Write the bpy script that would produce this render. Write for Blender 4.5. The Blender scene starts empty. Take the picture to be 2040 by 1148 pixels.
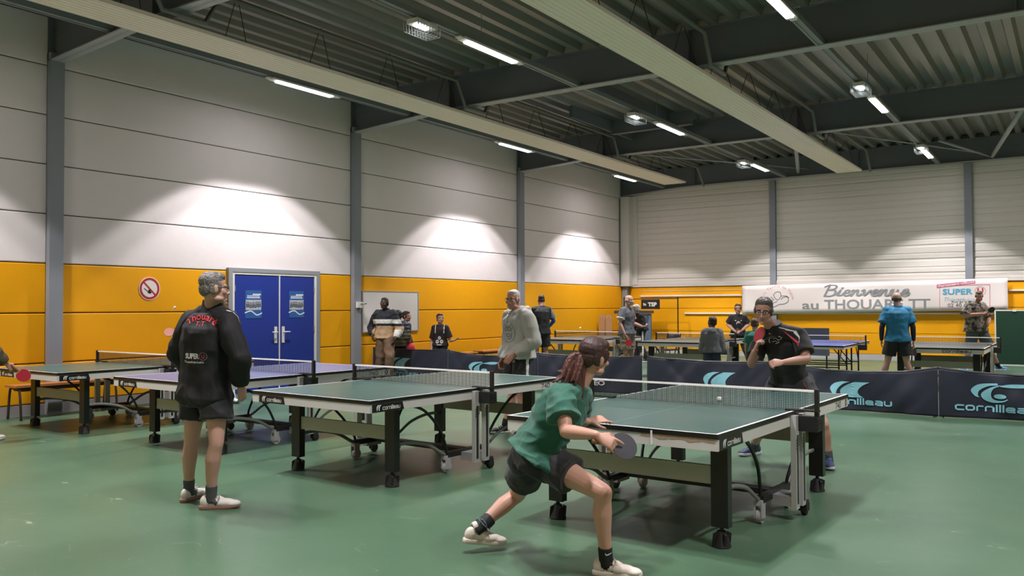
import bpy, bmesh, math, random
from mathutils import Vector, Matrix, noise
from mathutils.bvhtree import BVHTree
V = Vector
PI = math.pi
SC = bpy.context.scene
COL = SC.collection

# ------------------------------------------------------------------ camera, exposure, lights
FPX = 1672.6876
CAM_P = V((0, 0, 1.5022))
YAW, PITCH, ROLL = -0.5931, 0.0227, -0.0040

def cam_axes():
    cy, sy, cp, sp = math.cos(YAW), math.sin(YAW), math.cos(PITCH), math.sin(PITCH)
    fw = V((sy * cp, cy * cp, sp)); ri = V((cy, -sy, 0)); up = ri.cross(fw)
    c, s = math.cos(ROLL), math.sin(ROLL)
    return c * ri + s * up, -s * ri + c * up, fw
CR, CU, CF = cam_axes()
cam_d = bpy.data.cameras.new('camera'); cam_d.sensor_width = 36; cam_d.lens = 36 * FPX / 2040
cam_d.clip_start = 0.05; cam_d.clip_end = 200
cam = bpy.data.objects.new('camera', cam_d); COL.objects.link(cam)
M = Matrix((CR, CU, -CF)).transposed().to_4x4(); M.translation = CAM_P; cam.matrix_world = M
SC.camera = cam
SC.view_settings.view_transform = 'Standard'; SC.view_settings.look = 'None'
SC.view_settings.gamma = 1.0; SC.view_settings.use_curve_mapping = False
SC.view_settings.exposure = 0.15
world = bpy.data.worlds.new('night_world'); SC.world = world; world.use_nodes = True
world.node_tree.nodes['Background'].inputs[0].default_value = (0.02, 0.022, 0.025, 1)
world.node_tree.nodes['Background'].inputs[1].default_value = 0.3
LAMP_W = 515.0       # each ceiling luminaire: lensed beam of about 48 degrees either side
LAMP_HALF = 49.0
LAMP_FILL = 17.0     # its wide, weaker glow
LAMP_EMIT = 9.0      # the visible glowing diffuser
LAMP_COL = (1.0, 0.945, 0.975)
LIGHT_X = [-10.74, -6.98, -2.99, 0.95, 4.9]
LIGHT_Y = [-2.6, 3.7, 9.85, 16.2, 22.2]

def at(px, py, d):
    return CAM_P + d * ((px - 1020) / FPX * CR + (574 - py) / FPX * CU + CF)
def ray(px, py): return (px - 1020) / FPX * CR + (574 - py) / FPX * CU + CF
def on_floor(px, py, z=0.0):
    d = ray(px, py); return CAM_P + d * ((z - CAM_P.z) / d.z)
def dep(p): return (p - CAM_P).dot(CF)

# ------------------------------------------------------------------ materials
def lin(h):
    if not isinstance(h, str): return tuple(h)
    h = h.lstrip('#'); out = []
    for i in (0, 2, 4):
        c = int(h[i:i + 2], 16) / 255
        out.append(c / 12.92 if c <= 0.04045 else ((c + 0.055) / 1.055) ** 2.4)
    return tuple(out)
MATS = {}
def mat(name, col, rough=0.6, metal=0.0, spec=0.5, var=0.0, vscale=8.0, bump=0.0, bscale=60.0, sheen=0.0, emit=None, stretch=None):
    if name in MATS: return MATS[name]
    m = bpy.data.materials.new(name); m.use_nodes = True; MATS[name] = m
    nt = m.node_tree; b = nt.nodes['Principled BSDF']; c = lin(col)
    b.inputs['Base Color'].default_value = (*c, 1); b.inputs['Roughness'].default_value = rough
    b.inputs['Metallic'].default_value = metal; b.inputs['Specular IOR Level'].default_value = spec
    if sheen: b.inputs['Sheen Weight'].default_value = sheen
    if emit:
        b.inputs['Emission Color'].default_value = (*lin(emit[0]), 1); b.inputs['Emission Strength'].default_value = emit[1]
    if var or bump:
        tc = nt.nodes.new('ShaderNodeTexCoord'); mp = nt.nodes.new('ShaderNodeMapping')
        nt.links.new(tc.outputs['Object'], mp.inputs[0])
        if stretch: mp.inputs['Scale'].default_value = stretch
    if var:
        n = nt.nodes.new('ShaderNodeTexNoise'); n.inputs['Scale'].default_value = vscale; n.inputs['Detail'].default_value = 5
        nt.links.new(mp.outputs[0], n.inputs['Vector'])
        mx = nt.nodes.new('ShaderNodeMix'); mx.data_type = 'RGBA'
        mx.inputs[6].default_value = tuple(min(1, x * (1 - var)) for x in c) + (1,)
        mx.inputs[7].default_value = tuple(min(1, x * (1 + var)) for x in c) + (1,)
        nt.links.new(n.outputs[0], mx.inputs[0]); nt.links.new(mx.outputs[2], b.inputs['Base Color'])
    if bump:
        n2 = nt.nodes.new('ShaderNodeTexNoise'); n2.inputs['Scale'].default_value = bscale; n2.inputs['Detail'].default_value = 3
        nt.links.new(mp.outputs[0], n2.inputs['Vector'])
        bp = nt.nodes.new('ShaderNodeBump'); bp.inputs['Strength'].default_value = bump; bp.inputs['Distance'].default_value = 0.02
        nt.links.new(n2.outputs[0], bp.inputs['Height']); nt.links.new(bp.outputs[0], b.inputs['Normal'])
    return m

# ------------------------------------------------------------------ mesh builder
class MB:
    def __init__(s): s.bm = bmesh.new()
    def face(s, pts, mi=0):
        f = s.bm.faces.new([s.bm.verts.new(p) for p in pts]); f.material_index = mi; return f
    def box(s, x0, x1, y0, y1, z0, z1, mi=0):
        v = [s.bm.verts.new((x, y, z)) for z in (z0, z1) for y in (y0, y1) for x in (x0, x1)]
        for q in ((0, 2, 3, 1), (4, 5, 7, 6), (0, 1, 5, 4), (2, 6, 7, 3), (0, 4, 6, 2), (1, 3, 7, 5)):
            s.bm.faces.new([v[i] for i in q]).material_index = mi
        return s
    def obox(s, c, ax, ay, az, mi=0):      # oriented box from half-axis vectors
        c, ax, ay, az = V(c), V(ax), V(ay), V(az)
        v = [s.bm.verts.new(c + i * ax + j * ay + k * az) for k in (-1, 1) for j in (-1, 1) for i in (-1, 1)]
        for q in ((0, 2, 3, 1), (4, 5, 7, 6), (0, 1, 5, 4), (2, 6, 7, 3), (0, 4, 6, 2), (1, 3, 7, 5)):
            s.bm.faces.new([v[i] for i in q]).material_index = mi
        return s
    def rings(s, rings, mi=0, caps=True):
        vs = [[s.bm.verts.new(p) for p in r] for r in rings]; n = len(vs[0])
        for a, b in zip(vs, vs[1:]):
            for i in range(n): s.bm.faces.new((a[i], a[(i + 1) % n], b[(i + 1) % n], b[i])).material_index = mi
        if caps:
            s.bm.faces.new(vs[0][::-1]).material_index = mi; s.bm.faces.new(vs[-1]).material_index = mi
        return s
    def tube(s, pts, r, seg=10, mi=0, round_ends=False, flat=1.0, ref=None):
        pts = [V(p) for p in pts]; n = len(pts)
        rs = list(r) if isinstance(r, (list, tuple)) else [r] * n
        if round_ends:
            d0 = (pts[0] - pts[1]).normalized(); d1 = (pts[-1] - pts[-2]).normalized()
            pre = []; post = []
            for a in (80, 60, 35):
                a = math.radians(a)
                pre.append((pts[0] + d0 * rs[0] * math.sin(a), rs[0] * math.cos(a)))
            for a in (35, 60, 80):
                a = math.radians(a)
                post.append((pts[-1] + d1 * rs[-1] * math.sin(a), rs[-1] * math.cos(a)))
            pts = [p for p, _ in pre] + pts + [p for p, _ in post]; rs = [q for _, q in pre] + rs + [q for _, q in post]
            n = len(pts)
        ref = V(ref) if ref is not None else None
        rg = []; u = None
        for i in range(n):
            t = (pts[min(i + 1, n - 1)] - pts[max(i - 1, 0)]).normalized()
            if u is None:
                a = ref if ref is not None else (V((0, 0, 1)) if abs(t.z) < 0.9 else V((1, 0, 0)))
                u = (a - t * a.dot(t)).normalized()
            else: u = (u - t * u.dot(t)).normalized()
            w = t.cross(u)
            rg.append([pts[i] + rs[i] * (math.cos(2 * PI * k / seg) * u + flat * math.sin(2 * PI * k / seg) * w) for k in range(seg)])
        return s.rings(rg, mi)
    def ell(s, c, rx, ry=None, rz=None, axes=None, mi=0, u=14, v=9):
        ry = rx if ry is None else ry; rz = rx if rz is None else rz
        c = V(c); X, Y, Z = axes if axes else (V((1, 0, 0)), V((0, 1, 0)), V((0, 0, 1)))
        top = s.bm.verts.new(c + Z * rz); bot = s.bm.verts.new(c - Z * rz); rows = []
        for j in range(1, v):
            a = PI * j / v
            rows.append([s.bm.verts.new(c + X * (rx * math.sin(a) * math.cos(2 * PI * i / u)) + Y * (ry * math.sin(a) * math.sin(2 * PI * i / u)) + Z * (rz * math.cos(a))) for i in range(u)])
        for i in range(u):
            s.bm.faces.new((top, rows[0][i], rows[0][(i + 1) % u])).material_index = mi
            s.bm.faces.new((bot, rows[-1][(i + 1) % u], rows[-1][i])).material_index = mi
            for j in range(v - 2):
                s.bm.faces.new((rows[j][i], rows[j + 1][i], rows[j + 1][(i + 1) % u], rows[j][(i + 1) % u])).material_index = mi
        return s
    def prism(s, poly, vec, mi=0):         # planar polygon extruded along vec
        vec = V(vec); a = [s.bm.verts.new(V(p)) for p in poly]; b = [s.bm.verts.new(V(p) + vec) for p in poly]; n = len(a)
        s.bm.faces.new(a[::-1]).material_index = mi; s.bm.faces.new(b).material_index = mi
        for i in range(n): s.bm.faces.new((a[i], a[(i + 1) % n], b[(i + 1) % n], b[i])).material_index = mi
        return s
    def mesh(s, name, mats, smooth=False, bevel=0.0, fix=True):
        if bevel:
            es = [e for e in s.bm.edges if len(e.link_faces) == 2 and e.calc_face_angle(0) > 0.5]
            bmesh.ops.bevel(s.bm, geom=es, offset=bevel, segments=2, affect='EDGES', profile=0.6)
        if fix: bmesh.ops.recalc_face_normals(s.bm, faces=s.bm.faces[:])
        me = bpy.data.meshes.new(name); s.bm.to_mesh(me); s.bm.free()
        for m in (mats if isinstance(mats, (list, tuple)) else [mats]): me.materials.append(m)
        if smooth:
            for p in me.polygons: p.use_smooth = True
        return me
    def build(s, name, mats, parent=None, smooth=False, bevel=0.0, fix=True, auto=False):
        me = s.mesh(name, mats, smooth or auto, bevel, fix)
        if auto: me.set_sharp_from_angle(angle=math.radians(38))
        return link(name, me, parent)

def link(name, me, parent=None):
    o = bpy.data.objects.new(name, me); COL.objects.link(o)
    if parent is not None: o.parent = parent
    return o
def tag(o, label, cat, group=None, kind=None):
    if label: o['label'] = label
    if cat: o['category'] = cat
    if group: o['group'] = group
    if kind: o['kind'] = kind
    return o
def thing(name, label, cat, loc=(0, 0, 0), rz=0.0, group=None):
    o = bpy.data.objects.new(name, None); COL.objects.link(o); o.location = loc; o.rotation_euler = (0, 0, rz)
    o.empty_display_size = 0.2
    return tag(o, label, cat, group)
def struct(o, label=None):
    o['kind'] = 'structure'
    if label: o['label'] = label
    return o
def copy_tree(o, parent=None):
    c = o.copy(); COL.objects.link(c)
    if parent is not None: c.parent = parent
    for ch in list(o.children): copy_tree(ch, c)
    return c

# ------------------------------------------------------------------ lettering
def font_mesh(s, bold=0.0, shear=0.0, spacing=1.0):
    cu = bpy.data.curves.new('txt', 'FONT'); cu.body = s; cu.size = 1; cu.offset = bold; cu.shear = shear; cu.space_character = spacing
    cu.resolution_u = 3
    o = bpy.data.objects.new('txt', cu); COL.objects.link(o)
    dg = bpy.context.evaluated_depsgraph_get(); me = bpy.data.meshes.new_from_object(o.evaluated_get(dg))
    bpy.data.objects.remove(o); bpy.data.curves.remove(cu)
    return me
def add_text(mb, s, o, x, y, h, w=None, mi=0, bold=0.0, shear=0.0, arc=None, f=None, up=None):
    """flat letters: o = left end of the baseline, x / y = unit directions, h = height, w = total width"""
    me = font_mesh(s, bold, shear); vs = [v.co.copy() for v in me.vertices]
    if not vs: return
    x0 = min(v.x for v in vs); x1 = max(v.x for v in vs); y1 = max(v.y for v in vs)
    sy = h / (0.72 if up is None else up); sx = sy if w is None else w / (x1 - x0)
    o, x, y = V(o), V(x), V(y); pts = []
    for v in vs:
        a, b = (v.x - x0) * sx, v.y * sy
        if arc:                                # arc = (radius, centre angle): letters ride on a circle
            R, tot = arc, (x1 - x0) * sx; th = (a - tot / 2) / R
            a, b = tot / 2 + (R + b) * math.sin(th), (R + b) * math.cos(th) - R
        p = o + x * a + y * b
        pts.append(f(p) if f else p)
    bv = [mb.bm.verts.new(p) for p in pts]
    for p in me.polygons:
        try: mb.bm.faces.new([bv[i] for i in p.vertices]).material_index = mi
        except ValueError: pass
    bpy.data.meshes.remove(me)

GL = {  # squared techno letters drawn as strokes in a 1 x 1 box
 'c': [[(1, 1), (.2, 1), (0, .8), (0, .2), (.2, 0), (1, 0)]], 'o': [[(.2, 0), (.8, 0), (1, .2), (1, .8), (.8, 1), (.2, 1), (0, .8), (0, .2), (.2, 0)]],
 'r': [[(0, 0), (0, .8), (.2, 1), (.7, 1)]], 'n': [[(0, 0), (0, .8), (.2, 1), (.8, 1), (1, .8), (1, 0)]],
 'i': [[(0, 0), (0, 1)], [(0, 1.28), (0, 1.42)]], 'l': [[(0, 0), (0, 1.45)]],
 'e': [[(1, 0), (.2, 0), (0, .2), (0, .8), (.2, 1), (.8, 1), (1, .8), (1, .5), (0, .5)]],
 'a': [[(.1, 1), (.8, 1), (1, .8), (1, 0), (.2, 0), (0, .15), (0, .4), (.2, .53), (1, .53)]],
 'u': [[(0, 1), (0, .2), (.2, 0), (.8, 0), (1, .2), (1, 1)]],
 '7': [[(0, 1), (1, 1), (.35, 0)]], '4': [[(.75, 0), (.75, 1), (0, .35), (1.05, .35)]],
 '0': [[(.2, 0), (.8, 0), (1, .2), (1, .8), (.8, 1), (.2, 1), (0, .8), (0, .2), (.2, 0)]]}
GW = {'i': 0.0, 'l': 0.0, 'r': .7}
def add_strokes(mb, s, o, x, y, h, w, mi=0, th=0.2, f=None):
    o, x, y = V(o), V(x), V(y)
    tot = sum(GW.get(c, 1) + .42 for c in s) - .42; sx = w / tot; sy = h; t = th * h / 2; cx = 0
    for c in s:
        for st in GL[c]:
            P = [(cx + a * sx, b * sy) for a, b in st]
            ribbon(mb, P, t, o, x, y, mi, f)
        cx += (GW.get(c, 1) + .42) * sx
def ribbon(mb, P, t, o, x, y, mi=0, f=None, closed=False):
    L = []; n = len(P); ts = t if isinstance(t, (list, tuple)) else [t] * n
    for i in range(n):
        a = P[i - 1] if i else P[0]; b = P[i + 1] if i < n - 1 else P[-1]
        dx, dy = b[0] - a[0], b[1] - a[1]; l = math.hypot(dx, dy) or 1
        k = 1.0
        if 0 < i < n - 1:
            d1 = (P[i][0] - a[0], P[i][1] - a[1]); l1 = math.hypot(*d1) or 1
            cs = max(.55, abs((d1[0] * dx + d1[1] * dy) / (l1 * l))); k = 1 / cs
        e = ts[i] if (i == 0 or i == n - 1) else 0
        ex, ey = (-dx / l * e, -dy / l * e) if i == 0 else ((dx / l * e, dy / l * e) if i == n - 1 else (0, 0))
        L.append(((P[i][0] + ex - dy / l * ts[i] * k, P[i][1] + ey + dx / l * ts[i] * k), (P[i][0] + ex + dy / l * ts[i] * k, P[i][1] + ey - dx / l * ts[i] * k)))
    vv = []
    for q in L:
        row = []
        for a, b in q:
            p = o + x * a + y * b; row.append(mb.bm.verts.new(f(p) if f else p))
        vv.append(row)
    for a, b in zip(vv, vv[1:]):
        mb.bm.faces.new((a[0], a[1], b[1], b[0])).material_index = mi
def fill(mb, A, B, o, x, y, mi=0, f=None, n=1):     # surface between two polylines with the same number of points
    o, x, y = V(o), V(x), V(y); rows = []
    for (a, b) in zip(A, B):
        row = []
        for k in range(n + 1):
            t = k / n; p = o + x * (a[0] * (1 - t) + b[0] * t) + y * (a[1] * (1 - t) + b[1] * t)
            row.append(mb.bm.verts.new(f(p) if f else p))
        rows.append(row)
    for r, q in zip(rows, rows[1:]):
        for k in range(n): mb.bm.faces.new((r[k], r[k + 1], q[k + 1], q[k])).material_index = mi
def spline(pts, n=6):                                 # Catmull-Rom through tuples of any dimension
    out = []; P = [pts[0]] + list(pts) + [pts[-1]]
    for i in range(1, len(P) - 2):
        for k in range(n):
            t = k / n
            out.append(tuple(0.5 * (2 * b + (c - a) * t + (2 * a - 5 * b + 4 * c - d) * t * t + (3 * b - a - 3 * c + d) * t ** 3) for a, b, c, d in zip(P[i - 1], P[i], P[i + 1], P[i + 2])))
    out.append(tuple(pts[-1])); return out
# ------------------------------------------------------------------ the hall
XL, XR, YB, YF = -12.298, 9.0, 24.803, -6.0
COLS = [0.25, 6.349, 12.449, 18.59, YB]
PANEL, ZY = 0.7162, 2.1587
W_WHITE = mat('wall_white', '#dfd7d6', 0.7, bump=0.12, bscale=9, var=0.03, vscale=3)
W_YEL = mat('wall_yellow', '#e8a200', 0.6, spec=.3, var=0.03, vscale=5, bump=0.1, bscale=150)
W_GAP = mat('wall_gap', '#3a3229', 0.9)
CONC = mat('plinth_grey', '#8d8a88', 0.8, var=0.06, vscale=6)
STEEL = mat('steel_blue_grey', '#868b92', 0.55, spec=0.4)
STEEL_D = mat('beam_grey', '#666c72', 0.55, spec=0.35)
GALV = mat('galvanised_deck', '#8d8c88', 0.42, metal=0.35, var=0.08, vscale=3, stretch=(1, .15, 1))
WHITE_M = mat('white_metal', '#dcd9d2', 0.5)
CREAM = mat('panel_cream', '#f2e4d6', 0.5, bump=0.15, bscale=30, stretch=(6, .15, 1))
BLACK = mat('black_metal', '#101213', 0.45)
GREYM = mat('grey_metal', '#9a9c9c', 0.4, metal=0.4)

# floor: green sports vinyl, scuffed
fm = mat('floor_green_vinyl', '#6f9a78', 0.34, spec=0.45)
nt = fm.node_tree; bs = nt.nodes['Principled BSDF']
tc = nt.nodes.new('ShaderNodeTexCoord')
def noise_ramp(scale, c0, c1, p0, p1, stretch=None, detail=6):
    n = nt.nodes.new('ShaderNodeTexNoise'); n.inputs['Scale'].default_value = scale; n.inputs['Detail'].default_value = detail
    if stretch:
        mp = nt.nodes.new('ShaderNodeMapping'); mp.inputs['Scale'].default_value = stretch
        nt.links.new(tc.outputs['Object'], mp.inputs[0]); nt.links.new(mp.outputs[0], n.inputs['Vector'])
    else: nt.links.new(tc.outputs['Object'], n.inputs['Vector'])
    r = nt.nodes.new('ShaderNodeValToRGB'); r.color_ramp.elements[0].position = p0; r.color_ramp.elements[1].position = p1
    r.color_ramp.elements[0].color = (*c0, 1); r.color_ramp.elements[1].color = (*c1, 1)
    nt.links.new(n.outputs[0], r.inputs[0]); return r.outputs[0]
base = noise_ramp(0.7, lin('#45624b'), lin('#506d54'), .3, .7)
scf = noise_ramp(5, (0, 0, 0), (1, 1, 1), .62, .74, (1, 4, 1))
mx = nt.nodes.new('ShaderNodeMix'); mx.data_type = 'RGBA'
sm = nt.nodes.new('ShaderNodeMath'); sm.operation = 'MULTIPLY'; sm.inputs[1].default_value = 0.10
nt.links.new(scf, sm.inputs[0]); nt.links.new(sm.outputs[0], mx.inputs[0])
nt.links.new(base, mx.inputs[6]); mx.inputs[7].default_value = (*lin('#7d9a7c'), 1)
# fine pale scratches: thin contour lines of one noise, kept only where a second noise is high
def scratch(scale, st, w):
    n = nt.nodes.new('ShaderNodeTexNoise'); n.inputs['Scale'].default_value = scale; n.inputs['Detail'].default_value = 1
    mp = nt.nodes.new('ShaderNodeMapping'); mp.inputs['Scale'].default_value = st; mp.inputs['Rotation'].default_value = (0, 0, .7)
    nt.links.new(tc.outputs['Object'], mp.inputs[0]); nt.links.new(mp.outputs[0], n.inputs['Vector'])
    a = nt.nodes.new('ShaderNodeMath'); a.operation = 'SUBTRACT'; a.inputs[1].default_value = .5; nt.links.new(n.outputs[0], a.inputs[0])
    b = nt.nodes.new('ShaderNodeMath'); b.operation = 'ABSOLUTE'; nt.links.new(a.outputs[0], b.inputs[0])
    c = nt.nodes.new('ShaderNodeMath'); c.operation = 'LESS_THAN'; c.inputs[1].default_value = w; nt.links.new(b.outputs[0], c.inputs[0])
    k = noise_ramp(3.1, (0, 0, 0), (1, 1, 1), .58, .64); d = nt.nodes.new('ShaderNodeMath'); d.operation = 'MULTIPLY'
    nt.links.new(c.outputs[0], d.inputs[0]); nt.links.new(k, d.inputs[1]); return d.outputs[0]
mx2 = nt.nodes.new('ShaderNodeMix'); mx2.data_type = 'RGBA'; mx2.inputs[7].default_value = (*lin('#9db29a'), 1)
sm2 = nt.nodes.new('ShaderNodeMath'); sm2.operation = 'MULTIPLY'; sm2.inputs[1].default_value = .45
nt.links.new(scratch(2.2, (1, 2.5, 1), .004), sm2.inputs[0]); nt.links.new(sm2.outputs[0], mx2.inputs[0]); nt.links.new(mx.outputs[2], mx2.inputs[6])
nt.links.new(mx2.outputs[2], bs.inputs['Base Color'])
rr = noise_ramp(1.2, (.30,) * 3, (.38,) * 3, .3, .7); nt.links.new(rr, bs.inputs['Roughness'])
struct(MB().box(XL - .3, XR + .3, YF - .3, YB + .3, -.2, 0).build('floor', fm))

# left wall: lying sandwich panels with recessed joints, white above yellow, on a grey plinth
mb = MB()
mb.box(XL - .25, XL - .03, YF, YB, 0, 6.1, 2)
zs = [0.155] + [ZY + k * PANEL for k in range(-2, 6)]
for i, (a, b) in enumerate(zip(zs, zs[1:])):
    mi = 1 if b <= ZY + .01 else 0
    g = .007
    mb.prism([(XL - .03, YF, a + g), (XL - .03, YF, b - g), (XL - .006, YF, b - g), (XL, YF, b - g - .012), (XL, YF, a + g + .012), (XL - .006, YF, a + g)], (0, YB - YF, 0), mi)
mb.box(XL - .03, XL + .012, YF, YB, 0, .15, 3)
struct(mb.build('wall_left', [W_WHITE, W_YEL, W_GAP, CONC]))

# back wall: ribbed white cladding over yellow panels
mb = MB()
mb.box(XL, XR, YB + .12, YB + .3, 0, 6.1, 2)
zz = [0.165, 0.743, 1.446, 2.115]
for a, b in zip(zz, zz[1:]): mb.box(XL, XR, YB, YB + .12, a + .006, b - .006, 1)
mb.box(XL, XR, YB - .02, YB + .12, 0, .16, 3)
prof = [(YB, 2.121), (YB - .035, 2.13), (YB - .035, 2.235), (YB - .01, 2.245), (YB - .01, 2.335), (YB + .012, 2.35)]
z = 2.35
while z < 5.6:
    prof += [(YB + .012, z + .03), (YB - .006, z + .05), (YB - .006, z + .155), (YB + .004, z + .165), (YB + .004, z + .185), (YB - .006, z + .195), (YB - .006, z + .345), (YB + .012, z + .365)]
    z += .37
prof += [(YB + .012, 5.95), (YB + .12, 5.95), (YB + .12, 2.121)]
mb.prism([(XL, y, z) for y, z in prof], (XR - XL, 0, 0), 0)
struct(mb.build('wall_back', [mat('cladding_white', '#d3cec6', 0.5, var=0.02), W_YEL, W_GAP, mat('plinth_white', '#b9b6b1', .7)]))
mb = MB(); mb.box(XR, XR + .2, YF, YB, 0, 2.16, 1); mb.box(XR, XR + .2, YF, YB, 2.16, 6.1, 0)
struct(mb.build('wall_right', [W_WHITE, W_YEL]))
mb = MB(); mb.box(XL, XR, YF - .2, YF, 0, 2.16, 1); mb.box(XL, XR, YF - .2, YF, 2.16, 6.1, 0)
struct(mb.build('wall_front', [W_WHITE, W_YEL]))

# roof deck: trapezoid sheet, ribs running along the hall
mb = MB(); prof = []; x = XL
while x < XR:
    prof += [(x, 5.94), (x + .15, 5.94), (x + .19, 5.83), (x + .30, 5.83)]; x += .34
top = [(px, 6.1) for px, _ in (prof[-1], prof[0])]
mb.prism([(px, YF, pz) for px, pz in prof + top], (0, YB - YF, 0), 0)
struct(mb.build('ceiling', GALV))
# pale closure strips where the deck ribs land on each beam
for by in COLS[1:4]:
    mb = MB(); x = XL
    while x < XR - .4:
        mb.prism([(x + .01, by - .13, 5.93), (x + .14, by - .13, 5.93), (x + .17, by - .13, 5.835), (x - .02, by - .13, 5.835)], (0, .03, 0)); x += .34
    struct(mb.build('trim_closure', mat('closure_foam', '#8d8880', .8)))

# steel frame: columns against the left wall and I-beams across the hall
def column(x0, y, name='column', yy=.1, z1=5.2, dx=.11):
    mb = MB()
    mb.box(x0, x0 + dx - .014, y - .006, y + .006, 0, z1)
    mb.box(x0 + dx - .014, x0 + dx, y - yy, y + yy, 0, z1)
    mb.box(x0, x0 + .012, y - yy, y + yy, 0, z1)
    mb.box(x0, x0 + dx - .014, y - yy, y - yy + .012, 0, z1)
    mb.box(x0, x0 + dx - .014, y + yy - .012, y + yy, 0, z1)
    return struct(mb.build(name, STEEL))
for y in COLS[:4]: column(XL, y)
def cross_beam(y):
    bot = [(XL + .02, 5.08), (XL + .2, 5.09), (-10.3, 5.205), (-9.6, 5.225), (XR, 5.215)]
    mb = MB(); top = 5.83
    n = len(bot)
    mb.prism([(x, y - .006, z) for x, z in bot] + [(XR, y - .006, top), (XL + .02, top and y - .006, top)], (0, .012, 0), 0)
    for (xa, za), (xb, zb) in zip(bot, bot[1:]):
        mb.prism([(xa, y - .1, za), (xb, y - .1, zb), (xb, y - .1, zb + .018), (xa, y - .1, za + .018)], (0, .2, 0), 1)
    mb.box(XL + .02, XR, y - .1, y + .1, top - .018, top, 0)
    mb.box(XL + .012, XL + .035, y - .1, y + .1, 5.1, 5.8, 0)
    for k in range(5):
        for s in (-1, 1): mb.tube([(XL + .06, y + s * .006, 5.2 + .13 * k), (XL + .06, y + s * .03, 5.2 + .13 * k)], .016, 6)
    for sx in (-9.75, -5.0, -0.6, 4): mb.box(sx, sx + .012, y - .09, y + .09, 5.235, 5.81, 0)
    return struct(mb.build('beam', [STEEL_D, mat('flange_lit_grey', '#a4a6ab', .5)]))  # lower flange painted paler than the web to carry the light it reflects
for y in COLS[:4]: cross_beam(y)
cross_beam(YB - .14)
for x, z1 in ((-7.41, 5.2), (-2.33, 5.2), (2.8, 5.2), (7.9, 5.2)):
    mb = MB(); mb.box(x - .09, x + .09, YB - .12, YB - .105, 0, z1); mb.box(x - .006, x + .006, YB - .105, YB, 0, z1); mb.box(x - .09, x + .09, YB - .012, YB, 0, z1)
    struct(mb.build('column', STEEL))
# corner column and its white boxing
mb = MB(); mb.box(XL + .03, XL + .2, YB - .2, YB - .03, 0, 5.1); struct(mb.build('column', STEEL))
mb = MB(); mb.box(XL + .005, XL + .33, YB - .3, YB, 2.16, 5.05); mb.box(XL + .33, XL + .5, YB - .05, YB, 2.2, 5.05)
struct(mb.build('trim_corner', mat('boxing_white', '#d2cec7', .5), bevel=.006))
mb = MB().tube([(XL + .03, YB - .34, 2.2), (XL + .03, YB - .34, 5.0)], .018, 8); struct(mb.build('trim_pipe', mat('pipe_dark', '#55554f', .5)))
# bracing in the last bay
mb = MB()
for a, b, r in (((-5.1, 18.7, 5.3), (-6.6, YB - .3, 5.35), .05), ((-0.8, 18.7, 5.3), (-1.75, YB - .3, 5.3), .05), ((-9.0, 18.7, 5.25), (-6.3, YB - .3, 5.4), .018), ((-4.4, 18.7, 5.25), (-2.0, YB - .3, 5.4), .018), ((-2.6, 21.5, 5.3), (-1.8, YB - .3, 5.3), .03)):
    mb.tube([a, b], r, 8)
struct(mb.build('trim_brace', mat('flange_lit_grey', '#a4a6ab'), smooth=True))
mb = MB()
mb.box(-8.9, -6.95, 17.35, 17.43, 5.5, 5.8); mb.box(-8.9, -6.95, 17.32, 17.46, 5.49, 5.505); mb.box(-8.95, -8.88, 15.5, 18.5, 5.55, 5.8); mb.box(-7.55, -7.48, 12.5, 18.5, 5.45, 5.8)
struct(mb.build('trim_hatch_frame', STEEL_D))

# yellow wall battens on the back wall
mb = MB()
mb.box(-11.7, -8.3, YB - .05, YB, 1.815, 1.86); mb.box(-10.2, -1.75, YB - .05, YB, 1.265, 1.31); mb.box(-1.45, 3, YB - .05, YB, 1.86, 1.9)
mb.box(-11.6, -8.3, YB - .012, YB, 1.99, 2.0)
struct(mb.build('trim_batten', WHITE_M))

# double door
def door_leaf(n, y0, y1, hinge):
    mb = MB(); x = XL + .05
    mb.box(XL - .002, x, y0, y1, .012, 2.09)
    d = struct(mb.build('door_%d' % n, mat('door_blue', '#1d348c', .42, var=.03), bevel=.004)); d['label'] = 'blue metal leaf of the double door, ' + ('left' if n == 1 else 'right') + ' of the pair'
    yh = y1 - .08 if hinge < 0 else y0 + .08
    mb = MB().box(x, x + .012, yh - .03, yh + .03, .86, 1.16)
    h = mb.build('handle_plate', WHITE_M, d, bevel=.004)
    mb = MB().tube([(x + .01, yh, 1.06), (x + .06, yh, 1.06), (x + .065, yh + hinge * .12, 1.06)], .011, 8)
    mb.build('handle', WHITE_M, h, smooth=True)
    mb = MB()
    yy = y0 if hinge < 0 else y1
    for z in (.3, 1.1, 1.85): mb.tube([(x + .005, yy, z - .05), (x + .005, yy, z + .05)], .012, 8)
    mb.build('hinge', GREYM, d)
DY0, DYM, DY1 = 9.47, 10.47, 11.33
door_leaf(1, DY0 + .01, DYM - .008, -1); door_leaf(2, DYM + .008, DY1 - .01, 1)
mb = MB(); x = XL + .06
for a, b in ((DY0 - .045, DY0), (DY1, DY1 + .045)): mb.box(XL, x, a, b, 0, 2.14)
mb.box(XL, x, DY0, DY1, 2.1, 2.14); mb.box(XL + .05, x, DYM - .012, DYM + .012, 0.01, 2.1)
struct(mb.build('trim_door_lining', WHITE_M))
mb = MB(); x = XL + .07
for a, b in ((DY0 - .13, DY0 - .045), (DY1 + .045, DY1 + .13)): mb.box(XL, x, a, b, 0, 2.21)
mb.box(XL, x, DY0 - .045, DY1 + .045, 2.14, 2.21)
struct(mb.build('trim_door_frame', mat('frame_grey', '#8b8f92', .6)))

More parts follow.
